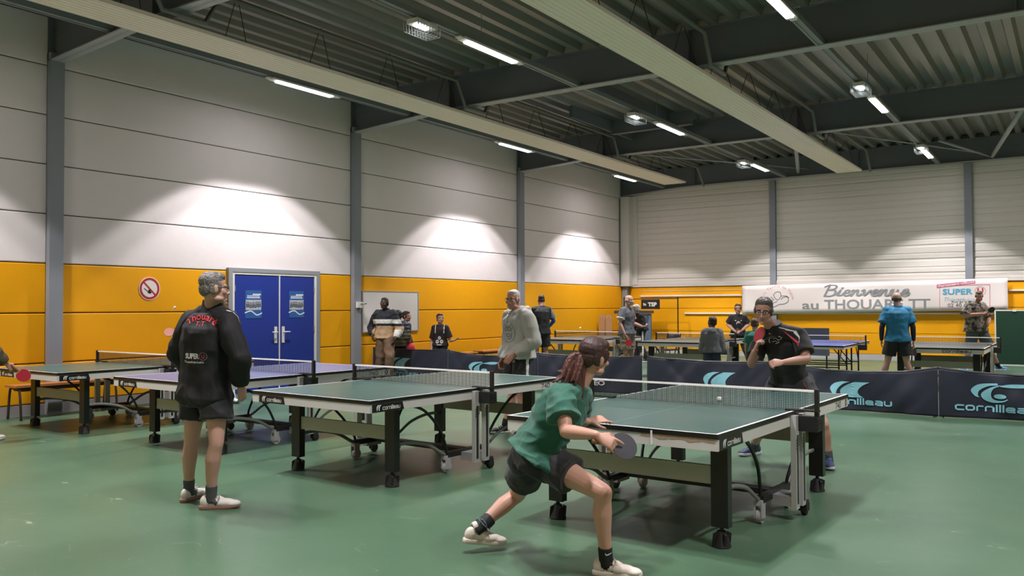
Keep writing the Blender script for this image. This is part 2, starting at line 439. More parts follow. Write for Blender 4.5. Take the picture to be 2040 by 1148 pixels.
# posters on the doors
def poster(y0, y1, z0, z1, label):
    X = XL + .052
    r = thing('poster', label, 'poster', (X, (y0 + y1) / 2, z0), group='posters on the blue doors')
    w, h = y1 - y0, z1 - z0; f = lambda mb, a, b, c, d, e: mb.box(0, e, (a - .5) * w, (b - .5) * w, c * h, d * h)
    f(MB(), 0, 1, 0, 1, .003).build('sheet', mat('poster_blue', '#2b5d9e', .35), r)
    mb = MB()
    f(mb, .1, .9, .72, .76, .004)
    for k in range(7): f(mb, .12 + .11 * k, .2 + .11 * k, .78, .82, .004)
    f(mb, .45, .95, .83, .88, .004)
    mb.build('title', mat('poster_white', '#d9dee6', .4), r)
    mb = MB(); f(mb, .03, .97, .3, .66, .004)
    mb.build('photograph', mat('poster_photo', '#b4b8bf', .4, var=.6, vscale=22), r)
    mb = MB(); rnd = random.Random(int(y0 * 50))
    for k in range(9):
        c = .1 + .1 * k; a = rnd.random() * .05; f(mb, c - .035, c + .035, .36 + a, .50 + a, .0055); mb.ell((.0055, (c - .5) * w, (.54 + a) * h), .001, .011, .014, u=8, v=5)
    mb.build('team_figures', mat('poster_dark', '#343b48', .4), r)
    mb = MB(); pts = spline([(0, .2), (.35, .26), (.7, .12), (1, .18)], 6)
    ribbon(mb, [((a - .5) * w, b * h) for a, b in pts], .022 * h, V((.0045, 0, 0)), V((0, 1, 0)), V((0, 0, 1)))
    mb.build('swoosh', mat('poster_white', '#d9dee6'), r)
poster(9.70, 10.06, 1.32, 1.82, 'blue poster with a team photo on the left door leaf')
poster(10.70, 11.06, 1.32, 1.82, 'blue poster with a team photo on the right door leaf')

# no-smoking sign
r = thing('no_smoking_sign', 'round white no smoking sign with red ring on yellow wall', 'sign', (XL, 7.88, 1.82))
RED = mat('sign_red', '#b3282c', .45)
mb = MB().tube([(0, 0, 0), (.008, 0, 0)], .185, 40); mb.build('disc', mat('sign_white', '#e2ddd8', .45), r)
mb = MB(); n = 40
fill(mb, [(.172 * math.cos(2 * PI * i / n), .172 * math.sin(2 * PI * i / n)) for i in range(n + 1)], [(.137 * math.cos(2 * PI * i / n), .137 * math.sin(2 * PI * i / n)) for i in range(n + 1)], (.010, 0, 0), (0, 1, 0), (0, 0, 1))
ribbon(mb, [(-.1, .1), (.1, -.1)], .012, V((.0105, 0, 0)), V((0, 1, 0)), V((0, 0, 1)))
mb.build('red_ring', RED, r)
mb = MB(); mb.box(.008, .0095, -.03, .02, -.075, -.045); ribbon(mb, [(-.005, -.03), (.012, -.062)], .016, V((.0098, 0, 0)), V((0, 1, 0)), V((0, 0, 1)))
ribbon(mb, [(-.09, .0), (-.03, -.045)], .006, V((.0098, 0, 0)), V((0, 1, 0)), V((0, 0, 1)))
mb.build('cigarette', BLACK, r)

# whiteboard and the wall box beside it
r = thing('whiteboard', 'white board with thin grey frame on yellow wall behind the spectators', 'whiteboard', (XL, 13.56, .98))
MB().box(.012, .022, -.87, .87, .02, .855).build('board', mat('board_white', '#d6d3cf', .3), r)
mb = MB(); mb.box(0, .028, -.9, -.87, 0, .875); mb.box(0, .028, .87, .9, 0, .875); mb.box(0, .028, -.87, .87, 0, .02); mb.box(0, .028, -.87, .87, .855, .875); mb.box(.02, .07, -.5, .5, -.01, .004)
mb.build('frame', mat('alu', '#a9abab', .4, metal=.5), r)
r = thing('wall_socket_box', 'small white wall box with hanging label on the steel column', 'box', (XL + .11, 12.47, 1.56))
MB().box(0, .05, -.07, .07, -.06, .06).build('box', WHITE_M, r, bevel=.006)
MB().tube([(.05, .02, .02), (.12, .05, .03), (.12, .1, .03)], .018, 8).build('nozzle', GREYM, r, smooth=True)

# luminaires on their rails
LED = mat('led_diffuser', '#ffffff', .4, emit=(LAMP_COL, LAMP_EMIT))
ZR = 5.18
def lamp(x, y, i, label, group):
    r = thing('linear_luminaire', label, 'ceiling light', (x, y, ZR), group=group)
    mb = MB(); mb.box(-.07, .07, -.72, .72, .012, .043); mb.box(-.045, .045, -.80, -.72, .016, .041); mb.box(-.045, .045, .72, .80, .016, .041)
    mb.build('housing', WHITE_M, r, bevel=.008)
    MB().box(-.05, .05, -.6, .6, -.008, .014).build('diffuser', LED, r, bevel=.006)
    l = bpy.data.lights.new('lamp', 'AREA'); l.shape = 'RECTANGLE'; l.size = .1; l.size_y = 1.2; l.energy = LAMP_FILL; l.color = LAMP_COL
    lo = bpy.data.objects.new('lamp', l); COL.objects.link(lo); lo.parent = r; lo.location = (0, 0, -.012)
    for s in (-.33, .33):
        l = bpy.data.lights.new('lamp_beam', 'SPOT'); l.energy = LAMP_W; l.color = LAMP_COL; l.spot_size = math.radians(2 * LAMP_HALF); l.spot_blend = .13; l.shadow_soft_size = .1
        lo = bpy.data.objects.new('lamp_beam', l); COL.objects.link(lo); lo.parent = r; lo.location = (0, s, -.02)
    return r
names = {0: 'over the left wall line', 1: 'of the middle lighting rail', 2: 'of the right lighting rail'}
where = {2: 'nearest the camera', 3: 'second from the back wall', 4: 'nearest the back wall'}
for i, x in enumerate(LIGHT_X):
    for j, y in enumerate(LIGHT_Y):
        dy = {2: .35, 3: .3, 4: .5}.get(i, 0) if j > 1 else 0
        if i == 1: dy = {2: .0, 3: .1, 4: .0}.get(j, 0)
        if i == 0: dy = {2: -.13, 3: -.1, 4: -.4}.get(j, 0)
        if i in names and j in where: lab = 'lit white linear ceiling light %s, %s' % (names[i], where[j]); g = 'lit linear ceiling lights'
        else: lab = 'lit linear ceiling light beyond the edge of the photo'; g = 'ceiling lights beyond the view'
        lamp(x, y + dy, i, lab, g)
    mb = MB()
    mb.box(x - .045, x - .04, YF, YB - .3, ZR + .06, ZR + (.2 if i == 0 else .13)); mb.box(x + .04, x + .045, YF, YB - .3, ZR + .06, ZR + (.2 if i == 0 else .13)); mb.box(x - .045, x + .045, YF, YB - .3, ZR + .055, ZR + .062)
    mb.box(x - .06, x - .03, YF, YB - .3, ZR + .045, ZR + .055)
    y = YF + .6
    while y < YB - .6:
        mb.tube([(x, y, ZR + .06), (x, y, ZR + .75)], .006, 6); y += 3
    o = mb.build('lighting_rail', mat('rail_grey', '#7d8285', .5))
    tag(o, ['galvanised lighting rail closest to the left wall', 'galvanised lighting rail running between the two heating panels', 'galvanised lighting rail right of the right heating panel', 'galvanised lighting rail beyond the right edge', 'galvanised lighting rail by the far right wall'][i], 'lighting rail', 'lighting rails')

# caged emergency lights
EM = mat('emergency_led', '#ffffff', .4, emit=((.85, .92, 1), 14))
def emergency(x, y, label):
    r = thing('emergency_light', label, 'emergency light', (x, y, 5.09), group='caged emergency lights')
    MB().box(-.09, .09, -.2, .2, .04, .10).build('housing', WHITE_M, r, bevel=.01)
    MB().box(-.03, .03, -.13, .09, .02, .045).build('diffuser', EM, r)
    mb = MB()
    for k in range(9):
        yy = -.22 + .055 * k
        mb.tube([(-.13, yy, .08), (-.12, yy, -.06), (.12, yy, -.06), (.13, yy, .08)], .004, 5)
    for xx in (-.12, -.04, .04, .12): mb.tube([(xx, -.22, .08 if abs(xx) > .1 else -.06), (xx, -.22, -.06), (xx, .22, -.06), (xx, .22, .08 if abs(xx) > .1 else -.06)], .004, 5)
    mb.build('wire_cage', mat('cage_wire', '#b9bcbc', .4, metal=.3), r)
    MB().box(-.008, .008, -.02, .02, .1, .14).build('bracket', STEEL_D, r)
for x, y, l in ((-6.98, 8.3, 'caged emergency light on middle rail, nearest the camera'), (-6.98, 14.62, 'caged emergency light on middle rail between the two cross beams'), (-6.98, 20.9, 'caged emergency light on middle rail, nearest the back wall'), (-2.95, 14.8, 'caged emergency light on right rail before the far cross beam'), (-2.95, 21.3, 'caged emergency light on right rail, nearest the back wall')):
    emergency(x, y, l)

# long radiant heating panels
def heater(x0, x1, y1, label):
    z = 5.04
    r = thing('radiant_heating_panel', label, 'heating panel', (x0, 0, z), group='radiant heating panels')
    w = x1 - x0; mb = MB(); n = 8
    prof = [(0, .05), (0, 0)]
    for k in range(n):
        a = w * k / n; b = w * (k + 1) / n; prof += [(a + .012, 0), (a + .02, .008), (b - .02, .008), (b - .012, 0)]
    prof += [(w, 0), (w, .05)]
    mb.prism([(a, YF + .3, c) for a, c in prof], (0, y1 - YF - .3, 0)); mb.build('panel', CREAM, r)
    y = YF + 1
    while y < y1:
        MB().tube([(.06, y, .05), (w / 2 - .02, y + .05, .76), (w / 2 + .02, y + .05, .76), (w - .06, y, .05)], .006, 5).build('hanging_wire', mat('wire_dark', '#2a2a28', .6), r)
        y += 1.55
heater(-9.93, -9.27, 22.7, 'long cream radiant heating panel near the left wall lights')
heater(-5.28, -4.66, 23.4, 'long cream radiant heating panel in the middle of the ceiling')
def pipe(x, label, tees):
    pts = [(x, YF + .5, 5.58)]
    for by in COLS[1:4]: pts += [(x, by - .55, 5.58), (x, by - .3, 5.15), (x, by + .3, 5.15), (x, by + .55, 5.58)]
    pts += [(x, 23.4, 5.58), (x, 23.9, 5.1)]
    tag(MB().tube(pts, .035, 8).build('heating_pipe', mat('pipe_grey', '#6d6d66', .5), smooth=True), label, 'pipe', 'heating pipes')
pipe(-9.2, 'grey heating pipe dipping under the beams behind the left panel', 0)
pipe(-4.55, 'grey heating pipe dipping under the beams behind the middle panel', 0)

# welcome banner on the back wall
bz = lambda x, t: (1.268 + (x + 8.317) * .0155) * (1 - t) + (2.108 + (x + 8.317) * .0122) * t
B0, B1 = -8.317, -1.473
r = thing('welcome_banner', 'long white welcome banner with grey lettering on the back wall', 'banner', ((B0 + B1) / 2, YB - .15, 1.3))
ro = V(r.location)
mb = MB(); rows = []
for i in range(61):
    x = B0 + (B1 - B0) * i / 60
    row = []
    for j in range(7):
        t = j / 6; y = YB - .16 + .005 * noise.noise(V((x * 1.3, t * 2, 3)))
        row.append(mb.bm.verts.new(V((x, y, bz(x, t))) - ro))
    rows.append(row)
for a, b in zip(rows, rows[1:]):
    for j in range(6): mb.bm.faces.new((a[j], b[j], b[j + 1], a[j + 1]))
o = mb.build('cloth', mat('banner_white', '#e3dad6', .6), r, smooth=True)
md = o.modifiers.new('s', 'SOLIDIFY'); md.thickness = .004; md.offset = 0
GREYT = mat('banner_grey', '#868c8d', .6); PINK = mat('banner_pink', '#d46f8f', .6); TEAL = mat('banner_teal', '#4aa6c6', .6); DARKT = mat('banner_dark', '#4f5557', .6)
def bx(px): return B0 + (B1 - B0) * (px - 1482) / (2008 - 1482) + .0
def bp(px, py):  # banner coordinates read off the photo -> banner plane
    d = ray(px, py); t = (YB - .1675) / d.y; return CAM_P + d * t - ro
def btext(name, s, p0, p1, pt, m, bold=0.0, shear=0.0, up=None):
    a, b, c = bp(*p0), bp(*p1), bp(*pt); x = (b - a); w = x.length; x.normalize(); h = (c - a).z
    mb = MB(); add_text(mb, s, a, x, V((0, 0, 1)), h, w, bold=bold, shear=shear, up=up); return mb.build(name, m, r, fix=False)
btext('small_word', 'au', (1598, 616), (1631, 615.8), (1598, 603.5), GREYT, bold=.018, up=.53)
btext('club_word', 'THOUARÉ TT', (1642, 615.8), (1854, 615), (1642, 597), GREYT, bold=.018)
# cursive welcome word, drawn as brush strokes
a, b = bp(1638, 590), bp(1812, 588); X = (b - a); wd = X.length; X.normalize(); hh = .30
CUR = {'B': ([[(.12, 0), (.3, 1)], [(.05, .85), (.3, 1), (.62, .95), (.6, .68), (.28, .55), (.62, .5), (.6, .12), (.35, -.02), (.1, .05)]], .72),
 'i': ([[(0, .12), (.18, .52), (.1, .06), (.26, .06), (.34, .2)], [(.24, .68), (.26, .72)]], .34), 'e': ([[(0, .2), (.28, .32), (.26, .52), (.1, .45), (.06, .12), (.2, .0), (.4, .16)]], .4),
 'n': ([[(0, .45), (.12, .5), (.04, .0), (.18, .42), (.32, .5), (.32, .1), (.42, .02), (.52, .16)]], .52), 'v': ([[(0, .45), (.12, .5), (.16, .04), (.4, .45), (.46, .42)]], .48),
 'u': ([[(0, .42), (.12, .5), (.08, .1), (.18, .0), (.34, .4), (.36, .5), (.34, .1), (.44, .0), (.54, .16)]], .54)}
lay = [0.0]
def stack(p):            # each brush dab a hair in front of the last, so that crossing strokes never coincide
    lay[0] += .00004; return p - V((0, lay[0], 0))
mb = MB(); cx = 0; tot = sum(CUR[c][1] for c in 'Bienvenue')
for c in 'Bienvenue':
    for st in CUR[c][0]:
        P = [(u, v) for u, v in spline(st, 5)] if len(st) > 2 else st
        n = len(P); P2 = [((cx + u + .12 * v) * wd / tot, v * hh) for u, v in P]
        tt = []
        for i in range(n):
            dy = abs(P2[min(i + 1, n - 1)][1] - P2[max(i - 1, 0)][1]); dx = abs(P2[min(i + 1, n - 1)][0] - P2[max(i - 1, 0)][0]) + 1e-6
            tt.append(.013 + .021 * dy / (dx + dy))
        ribbon(mb, P2, tt, a, X, V((0, 0, 1)), f=stack)
    cx += CUR[c][1]
mb.build('script_lettering', GREYT, r, fix=False)
btext('sponsor_name', 'SUPER', (1878, 587), (1938, 586), (1878, 576), TEAL, bold=.03)
btext('sponsor_town', 'Thouaré-sur-L', (1881, 600), (1952, 600), (1881, 592), mat('banner_lightblue', '#a9bcc6', .6), shear=.3)
btext('sponsor_street', 'Rue de la Mairie', (1896, 603.5), (1950, 603), (1896, 599.5), DARKT, bold=.01)
btext('sponsor_phone', '02 40 68', (1888, 612), (1932, 611.5), (1888, 604.5), DARKT)
mb = MB(); q = [bp(1866, 574), bp(1943, 565), bp(1943, 559), bp(1866, 567)]
mb.face(q); mb.build('partner_flash', PINK, r, fix=False)
mb = MB(); a, b = bp(1870, 572.4), bp(1941, 563.6); X = b - a; w = X.length; X.normalize()
add_text(mb, 'Partenaire officiel', a + V((0, -.004, 0)), X, X.cross(V((0, 1, 0))) * -1 if X.cross(V((0, 1, 0))).z < 0 else X.cross(V((0, 1, 0))), .06, w, bold=.02); mb.build('partner_text', mat('banner_white', '#e3dad6'), r, fix=False)
mb = MB()
c1, c2, c3, c4 = bp(1872, 614), bp(1972, 613), bp(1972, 567), bp(1872, 570)
for p, q in ((c1, c2), (c2, c3), (c3, c4), (c4, c1)):
    d = (q - p).normalized(); nrm = V((-d.z, 0, d.x)) * .006; mb.face([p - nrm, q - nrm, q + nrm, p + nrm])
mb.build('sponsor_border', PINK, r, fix=False)
mb = MB(); c = bp(1953, 580); n = 28
for R0, R1, m in ((.125, .108, 0),):
    fill(mb, [(R0 * math.cos(2 * PI * i / n), R0 * math.sin(2 * PI * i / n)) for i in range(n + 1)], [(R1 * math.cos(2 * PI * i / n), R1 * math.sin(2 * PI * i / n)) for i in range(n + 1)], c, (1, 0, 0), (0, 0, 1))
mb.build('emblem_ring', mat('emblem_grey', '#c6a9a6', .6), r, fix=False)
mb = MB(); ribbon(mb, spline([(-.05, .06), (-.05, -.02), (0, -.06), (.05, -.02), (.05, .06)], 5), .018, c + V((0, -.002, 0)), V((1, 0, 0)), V((0, 0, 1)))
mb.build('emblem_letter', mat('emblem_red', '#c8383f', .6), r, fix=False)
mb = MB(); c = bp(1549, 604); add_text(mb, 'Park Tennis de Table', bp(1549, 573) + V((-.6, 0, 0)), V((1, 0, 0)), V((0, 0, 1)), .085, 1.2, arc=.42)
mb.build('club_arc_text', mat('banner_palepink', '#d9a9a9', .6), r, fix=False)
mb = MB()
for st in ([(1530, 606), (1540, 612), (1552, 607), (1562, 606), (1570, 601), (1569, 592), (1560, 593), (1556, 597)], [(1541, 588), (1545, 583), (1553, 582), (1556, 588), (1554, 594), (1549, 598), (1544, 594), (1541, 588)], [(1556, 590), (1566, 590), (1571, 593)], [(1536, 592), (1541, 598), (1534, 600)], [(1526, 612), (1536, 606), (1548, 601)]):
    P = [bp(*p) for p in st]; ribbon(mb, spline([(p.x, p.z) for p in P], 4), .008, V((0, P[0].y, 0)), V((1, 0, 0)), V((0, 0, 1)))
mb.build('club_player_drawing', DARKT, r, fix=False)
# ------------------------------------------------------------------ table tennis tables
T_GREEN = mat('table_green', '#3e5e57', 0.3, spec=0.5, var=.03, vscale=4)
T_DULL = mat('table_grey_green', '#565f5a', 0.28, spec=0.5)
T_BLUE = mat('table_blue', '#62688f', 0.3, spec=0.5)
T_LINE = mat('table_line', '#e4e6e2', 0.4); T_EDGE = mat('table_edge', '#0e1011', 0.4)
APRON = mat('apron_grey', '#c9c7c3', 0.45, metal=0.1); LEGB = mat('leg_black', '#0c1212', 0.35)
ALU = mat('post_alu', '#b4b4b1', 0.4, metal=0.3); BAR = mat('bar_grey_green', '#a5a795', 0.5)
WHEEL = mat('wheel_grey', '#a3a5a6', 0.5); RUBB = mat('rubber_black', '#141414', 0.6)
NETM = mat('net_dark', '#15191b', 0.8); NETW = mat('net_white', '#dedcd6', 0.7); PLATE = mat('plate_black', '#121416', 0.4)
PRINT = mat('print_white', '#dcdcd8', 0.5); PRINTB = mat('print_black', '#191b1c', 0.5)
STRUT = mat('strut_grey', '#6f726f', 0.45)
HX, HY, TZ = .7625, 1.37, .76

def table_top(mi_top, name='tabletop', y0=-HY, y1=-.004):
    mb = MB(); z0 = TZ - .03; w = .02; zt = TZ
    mb.box(-HX, HX, y0, y1, z0, zt - .0008, 1)
    e = .0004
    mb.face([(-HX, y0, zt), (HX, y0, zt), (HX, y1, zt), (-HX, y1, zt)], 2)
    for xa, xb in ((-HX + w, -.0015), (.0015, HX - w)):
        mb.face([(xa, y0 + (w if y0 < -1 else 0), zt + e), (xb, y0 + (w if y0 < -1 else 0), zt + e), (xb, y1 - (w if y1 > 1 else 0), zt + e), (xa, y1 - (w if y1 > 1 else 0), zt + e)], 0)
    return mb.mesh(name, [mi_top, T_EDGE, T_LINE], fix=False)
def prep(bmk):
    return bmk
def plate(parent, P, X, Zd, out, w, h, txt=True, flip=False, name='logo_plate'):
    """black slanted maker's plate with a pale swoosh and lettering; P = lower left corner"""
    P, X, Zd, out = V(P), V(X), V(Zd), V(out)
    q = [P, P + X * w, P + X * (w - .02) + Zd * h, P + Zd * h]
    mb = MB(); mb.prism([p + out * .001 for p in q], out * .003); o = mb.build(name, PLATE, parent)
    mb = MB(); O = P + out * .0046
    s = h / .07
    for dx in (0, .022):
        L = [(.045 + dx) * 1 + a for a in (0, .0, 0)]
        A = spline([(.062 + dx, .062), (.046 + dx, .042), (.05 + dx, .012)], 4); B = spline([(.078 + dx, .062), (.06 + dx, .042), (.056 + dx, .012)], 4)
        fill(mb, [(a, b * s) for a, b in A], [(a, b * s) for a, b in B], O, X, Zd)
    add_strokes(mb, 'cornilleau', O + X * .115 + Zd * .018 * s, X, Zd, .022 * s, w - .165, th=.24)
    mb.build('lettering', PRINT, o, fix=False)
    return o

def caster(parent, x, y, mi=WHEEL, r=.05, z1=.14):
    mb = MB(); mb.box(x - .028, x + .028, y - .028, y + .028, z1 - .015, z1 + .02); mb.box(x - .03, x - .02, y - .03, y + .035, r * .8, z1); mb.box(x + .02, x + .03, y - .03, y + .035, r * .8, z1)
    o = mb.build('caster', mi, parent, bevel=.004)
    mb = MB().tube([(x - .016, y + .015, r), (x + .016, y + .015, r)], r, 20); mb.build('wheel', mi, o, auto=True)
def leg(parent, x, y, s):
    mb = MB().box(x - .056, x + .056, y - .032, y + .032, .125, .665); o = mb.build('leg', LEGB, parent, bevel=.006)
    mb = MB().tube([(x, y, .13), (x, y, .09)], .014, 8)
    prof = [(.0, .028), (.02, .034), (.06, .048), (.08, .055), (.095, .06)]
    mb.rings([[(x + rr * math.cos(2 * PI * k / 18), y + rr * math.sin(2 * PI * k / 18), .1 - d) for k in range(18)] for d, rr in prof])
    for k in range(4):
        a = PI / 4 + k * PI / 2; mb.obox((x + .046 * math.cos(a), y + .046 * math.sin(a), .05), (.012 * math.cos(a), .012 * math.sin(a), -.006), (-.008 * math.sin(a), .008 * math.cos(a), 0), (0.004, 0, .04))
    mb.build('foot', RUBB, o, auto=True)
def net_parts(r, fine=True):
    mb = MB(); z0, z1, X = TZ + .004, TZ + .1525 - .014, .905
    dx = .0125 if fine else .025; n = int(2 * X / dx); t = .0011 if fine else .0018
    for i in range(n + 1):
        x = -X + 2 * X * i / n + .002 * math.sin(i * 1.7); mb.box(x - t, x + t, -.001, .001, z0, z1)
    m = 11 if fine else 6
    for j in range(m):
        z = z0 + (z1 - z0) * j / m; mb.box(-X, X, -.001, .001, z - t, z + t)
    nt = mb.build('net', NETM, r)
    MB().box(-X, X, -.004, .004, z1 - .001, z1 + .014).build('net_tape', NETW, nt)
    for s in (-1, 1):
        mb = MB(); mb.box(s * .915 - .014, s * .915 + .014, -.016, .016, .64, TZ + .158); mb.box(min(s * .775, s * .93), max(s * .775, s * .93), -.05, .05, .625, .728); mb.box(min(s * .70, s * .93), max(s * .70, s * .93), -.03, .03, TZ + .001, TZ + .012)
        for k in range(5): mb.box(s * .933 - .003, s * .933 + .003, -.048, .048, .635 + .018 * k, .643 + .018 * k)
        mb.build('net_post', BLACK, r, bevel=.003)

def competition_table():
    r = thing('table_tennis_table', 'x', 'table tennis table', group='competition tables with black block legs')
    link('tabletop', table_top(T_GREEN), r); link('tabletop', table_top(T_GREEN, y0=.004, y1=HY), r)
    for s in (-1, 1):
        mb = MB(); a, b = (-HY + .004, -.03) if s < 0 else (.03, HY - .004)
        x = HX - .004; e = a if s < 0 else b
        z0, z1 = .66, .7305
        for xx in (-x, x): mb.box(min(xx, xx - .025 * (1 if xx > 0 else -1)), max(xx, xx - .025 * (1 if xx > 0 else -1)), a, b, z0, z1)
        mb.box(-x + .025, x - .025, min(e, e - s * .025), max(e, e - s * .025), z0, z1); mb.box(-x + .025, x - .025, -.06 if s < 0 else .035, -.035 if s < 0 else .06, z0, z1)
        mb.box(-.02, .02, a + .02, b - .02, .69, .73)
        ap = mb.build('apron', APRON, r)
        if s < 0:
            plate(ap, (x, -HY + .03, .661), (0, 1, 0), (0, 0, 1), (1, 0, 0), .36, .066); plate(ap, (-x + .1, -HY + .004, .661), (1, 0, 0), (0, 0, 1), (0, -1, 0), .36, .066)
            plate(ap, (-x, -HY + .40, .661), (0, -1, 0), (0, 0, 1), (-1, 0, 0), .36, .066)
        else:
            mb = MB(); add_strokes(mb, '740', V((x + .0012, HY - .36, .674)), V((0, 1, 0)), V((0, 0, 1)), .042, .14, th=.2); mb.build('number', PRINTB, ap, fix=False); mb = MB(); add_strokes(mb, '0', V((x + .0012, HY - .08, .674)), V((0, 1, 0)), V((0, 0, 1)), .042, .03, th=.3); mb.build('mark', PRINTB, ap, fix=False)
            plate(ap, (x - .1, HY - .004, .661), (-1, 0, 0), (0, 0, 1), (0, 1, 0), .36, .066)
    for y in (-.97, .99):
        for x in (-.6125, .6125): leg(r, x, y, 0)
        MB().box(-.556, .556, y - .014, y + .014, .385, .50).build('crossbar', BAR, r, bevel=.004)
    for sx in (-1, 1):
        for sy in (-1, 1):
            c = spline([(sx * .6, sy * .94, .335), (sx * .6, sy * .75, .335), (sx * .6, sy * .52, .285), (sx * .6, sy * .36, .2), (sx * .6, sy * .29, .165)], 5)
            MB().tube(c, .017, 8, flat=.6).build('curved_strut', STRUT, r, smooth=True)
            c = spline([(sx * .66, sy * .80, .665), (sx * .655, sy * .62, .60), (sx * .64, sy * .42, .43), (sx * .61, sy * .29, .24), (sx * .6, sy * .27, .15)], 5)
            MB().tube(c, .013, 8).build('curved_tube', BLACK, r, smooth=True)
            caster(r, sx * .6, sy * .28)
            mb = MB(); y = sy * .07; mb.box(min(sx * .762, sx * .8), max(sx * .762, sx * .8), y - .033, y + .033, .085, .735)
            p = mb.build('support_post', ALU, r, bevel=.004)
            mb = MB(); mb.box(min(sx * .8, sx * .803), max(sx * .8, sx * .803), y - .013, y + .013, .12, .6)
            for k in range(4): mb.prism([(sx * .8012, y - .03, .5 + .02 * k), (sx * .8012, y + .03, .53 + .02 * k), (sx * .8012, y + .03, .538 + .02 * k), (sx * .8012, y - .03, .508 + .02 * k)], (sx * .001, 0, 0))
            mb.build('dark_strip', PLATE, p)
        mb = MB(); mb.box(min(sx * .58, sx * .63), max(sx * .58, sx * .63), -.28, .28, .14, .19); mb.build('side_arm', BLACK, r, bevel=.005)
        mb = MB(); mb.box(min(sx * .62, sx * .765), max(sx * .62, sx * .765), -.1, .1, .1, .17); mb.build('base_arm', GREYM, r, bevel=.012)
        caster(r, sx * .775, .13, RUBB, .042, .09)
    MB().box(-.6, .6, -.05, .05, .15, .19).build('base_beam', BLACK, r, bevel=.005)
    net_parts(r)
    return r
TABLES = []
proto = competition_table()
def place(x, y, rz, label, group='competition tables with black block legs', top=None, first=False, end_text=None, plates=True, damage=False):
    o = proto if first else copy_tree(proto)
    o.location = (x, y, 0); o.rotation_euler.z = rz; o['label'] = label; o['group'] = group
    if top:
        for ch in o.children:
            if ch.name.startswith('tabletop'):
                ch.data = ch.data.copy(); ch.data.materials[0] = top
    if not plates:
        for ch in o.children:
            if ch.name.startswith('apron'):
                for g in list(ch.children):
                    for q in list(g.children): bpy.data.objects.remove(q)
                    bpy.data.objects.remove(g)
    if end_text:
        ap = [c for c in o.children if c.name.startswith('apron')][0]
        mb = MB(); add_strokes(mb, 'cornilleau', V((.12, -HY + .002, .682)), V((1, 0, 0)), V((0, 0, 1)), .032, .44, th=.3); mb.build('lettering', PRINTB, ap, fix=False)
    TABLES.append(o); return o
def torn(o):
    if True:
        for ch in list(o.children):
            if ch.name.startswith('apron'):
                for g in list(ch.children):
                    if g.name.startswith('logo_plate') and min(v.co.y for v in g.data.vertices) < -HY + .002 and max(v.co.x for v in g.data.vertices) - min(v.co.x for v in g.data.vertices) > .1:
                        for q in list(g.children): bpy.data.objects.remove(q)
                        bpy.data.objects.remove(g)
        ap = [c for c in o.children if c.name.startswith('apron') and min(v.co.y for v in c.data.vertices) < -1][0]
        mb = MB(); rnd = random.Random(4); xs = [.26 + .021 * k for k in range(24)]
        fill(mb, [(x, .727) for x in xs], [(x, .727 - .012 - .016 * rnd.random() * (1 if x < .6 else .6)) for x in xs], (0, -HY + .0025, 0), (1, 0, 0), (0, 0, 1))
        mb.build('torn_edge', mat('torn_wood', '#a08873', .9, var=.4, vscale=90), ap, fix=False)
        MB().box(.33, .342, -HY - .001, -HY + .004, .663, .75).build('tape_strip', PRINT, ap)
def from_corner(x, y, r):
    c, s = math.cos(r), math.sin(r); return (x - HX * c - HY * s, y - HX * s + HY * c)
a = from_corner(-1.738, 4.7004, -.0457); place(*a, -.0457, 'green table tennis table nearest the camera with torn front edge', first=True)
a = from_corner(-4.6733, 4.905, -.0532); place(*a, -.0532, 'green table tennis table second from the right in the front row')
a = from_corner(-7.245, 5.15, -.03); place(*a, -.03, 'blue table tennis table behind the man in black jacket', top=T_BLUE)
a = from_corner(-9.80, 5.12, -.03); place(*a, -.03, 'green table tennis table next to the yellow wall at far left')
GB = 'pale topped tables in the back row'
place(-9.86, 17.88, -.02, 'grey green table tennis table in back row beside the left wall', GB, T_DULL, plates=False)
place(-7.07, 17.74, .02, 'grey green table tennis table in back row in front of the woman in black', GB, T_DULL, plates=False)
place(-2.10, 17.74, .0, 'grey green table tennis table in back row with black lettering on its end', GB, T_DULL, plates=False, end_text=True)

torn(TABLES[0])
# folding blue table
r = thing('table_tennis_table', 'blue folding table tennis table on thin black trestle legs', 'table tennis table', (-4.40, 17.62, 0), 0.03)
for a, b in ((-HY, -.004), (.004, HY)): link('tabletop', table_top(mat('table_bright_blue', '#4a57a0', .3), y0=a, y1=b), r)
mb = MB(); x = HX - .01
for a, b in ((-HY + .01, -.01), (.01, HY - .01)):
    for xx in (-x, x - .02): mb.box(xx, xx + .02, a, b, .69, .73)
    mb.box(-x, x, a, a + .02, .69, .73); mb.box(-x, x, b - .02, b, .69, .73)
mb.build('apron', WHITE_M, r)
for y in (-1.0, -.25, .25, 1.0):
    for s in (-1, 1):
        mb = MB().tube([(s * .6, y, .69), (s * .6, y, .0)], .016, 8); g = mb.build('leg', BLACK, r, auto=True)
        mb = MB().tube([(s * .6, y, .34), (s * .6, y + (.28 if y < 0 and abs(y) > .5 else -.28 if y > .5 else .0), .69)], .01, 6) if abs(y) > .5 else MB().tube([(s * .6, y, .36), (s * .32, y, .69)], .01, 6)
        mb.build('brace', BLACK, g)
    MB().tube([(-.6, y, .33), (.6, y, .33)], .011, 6).build('stretcher', BLACK, r)
net_parts(r, False)

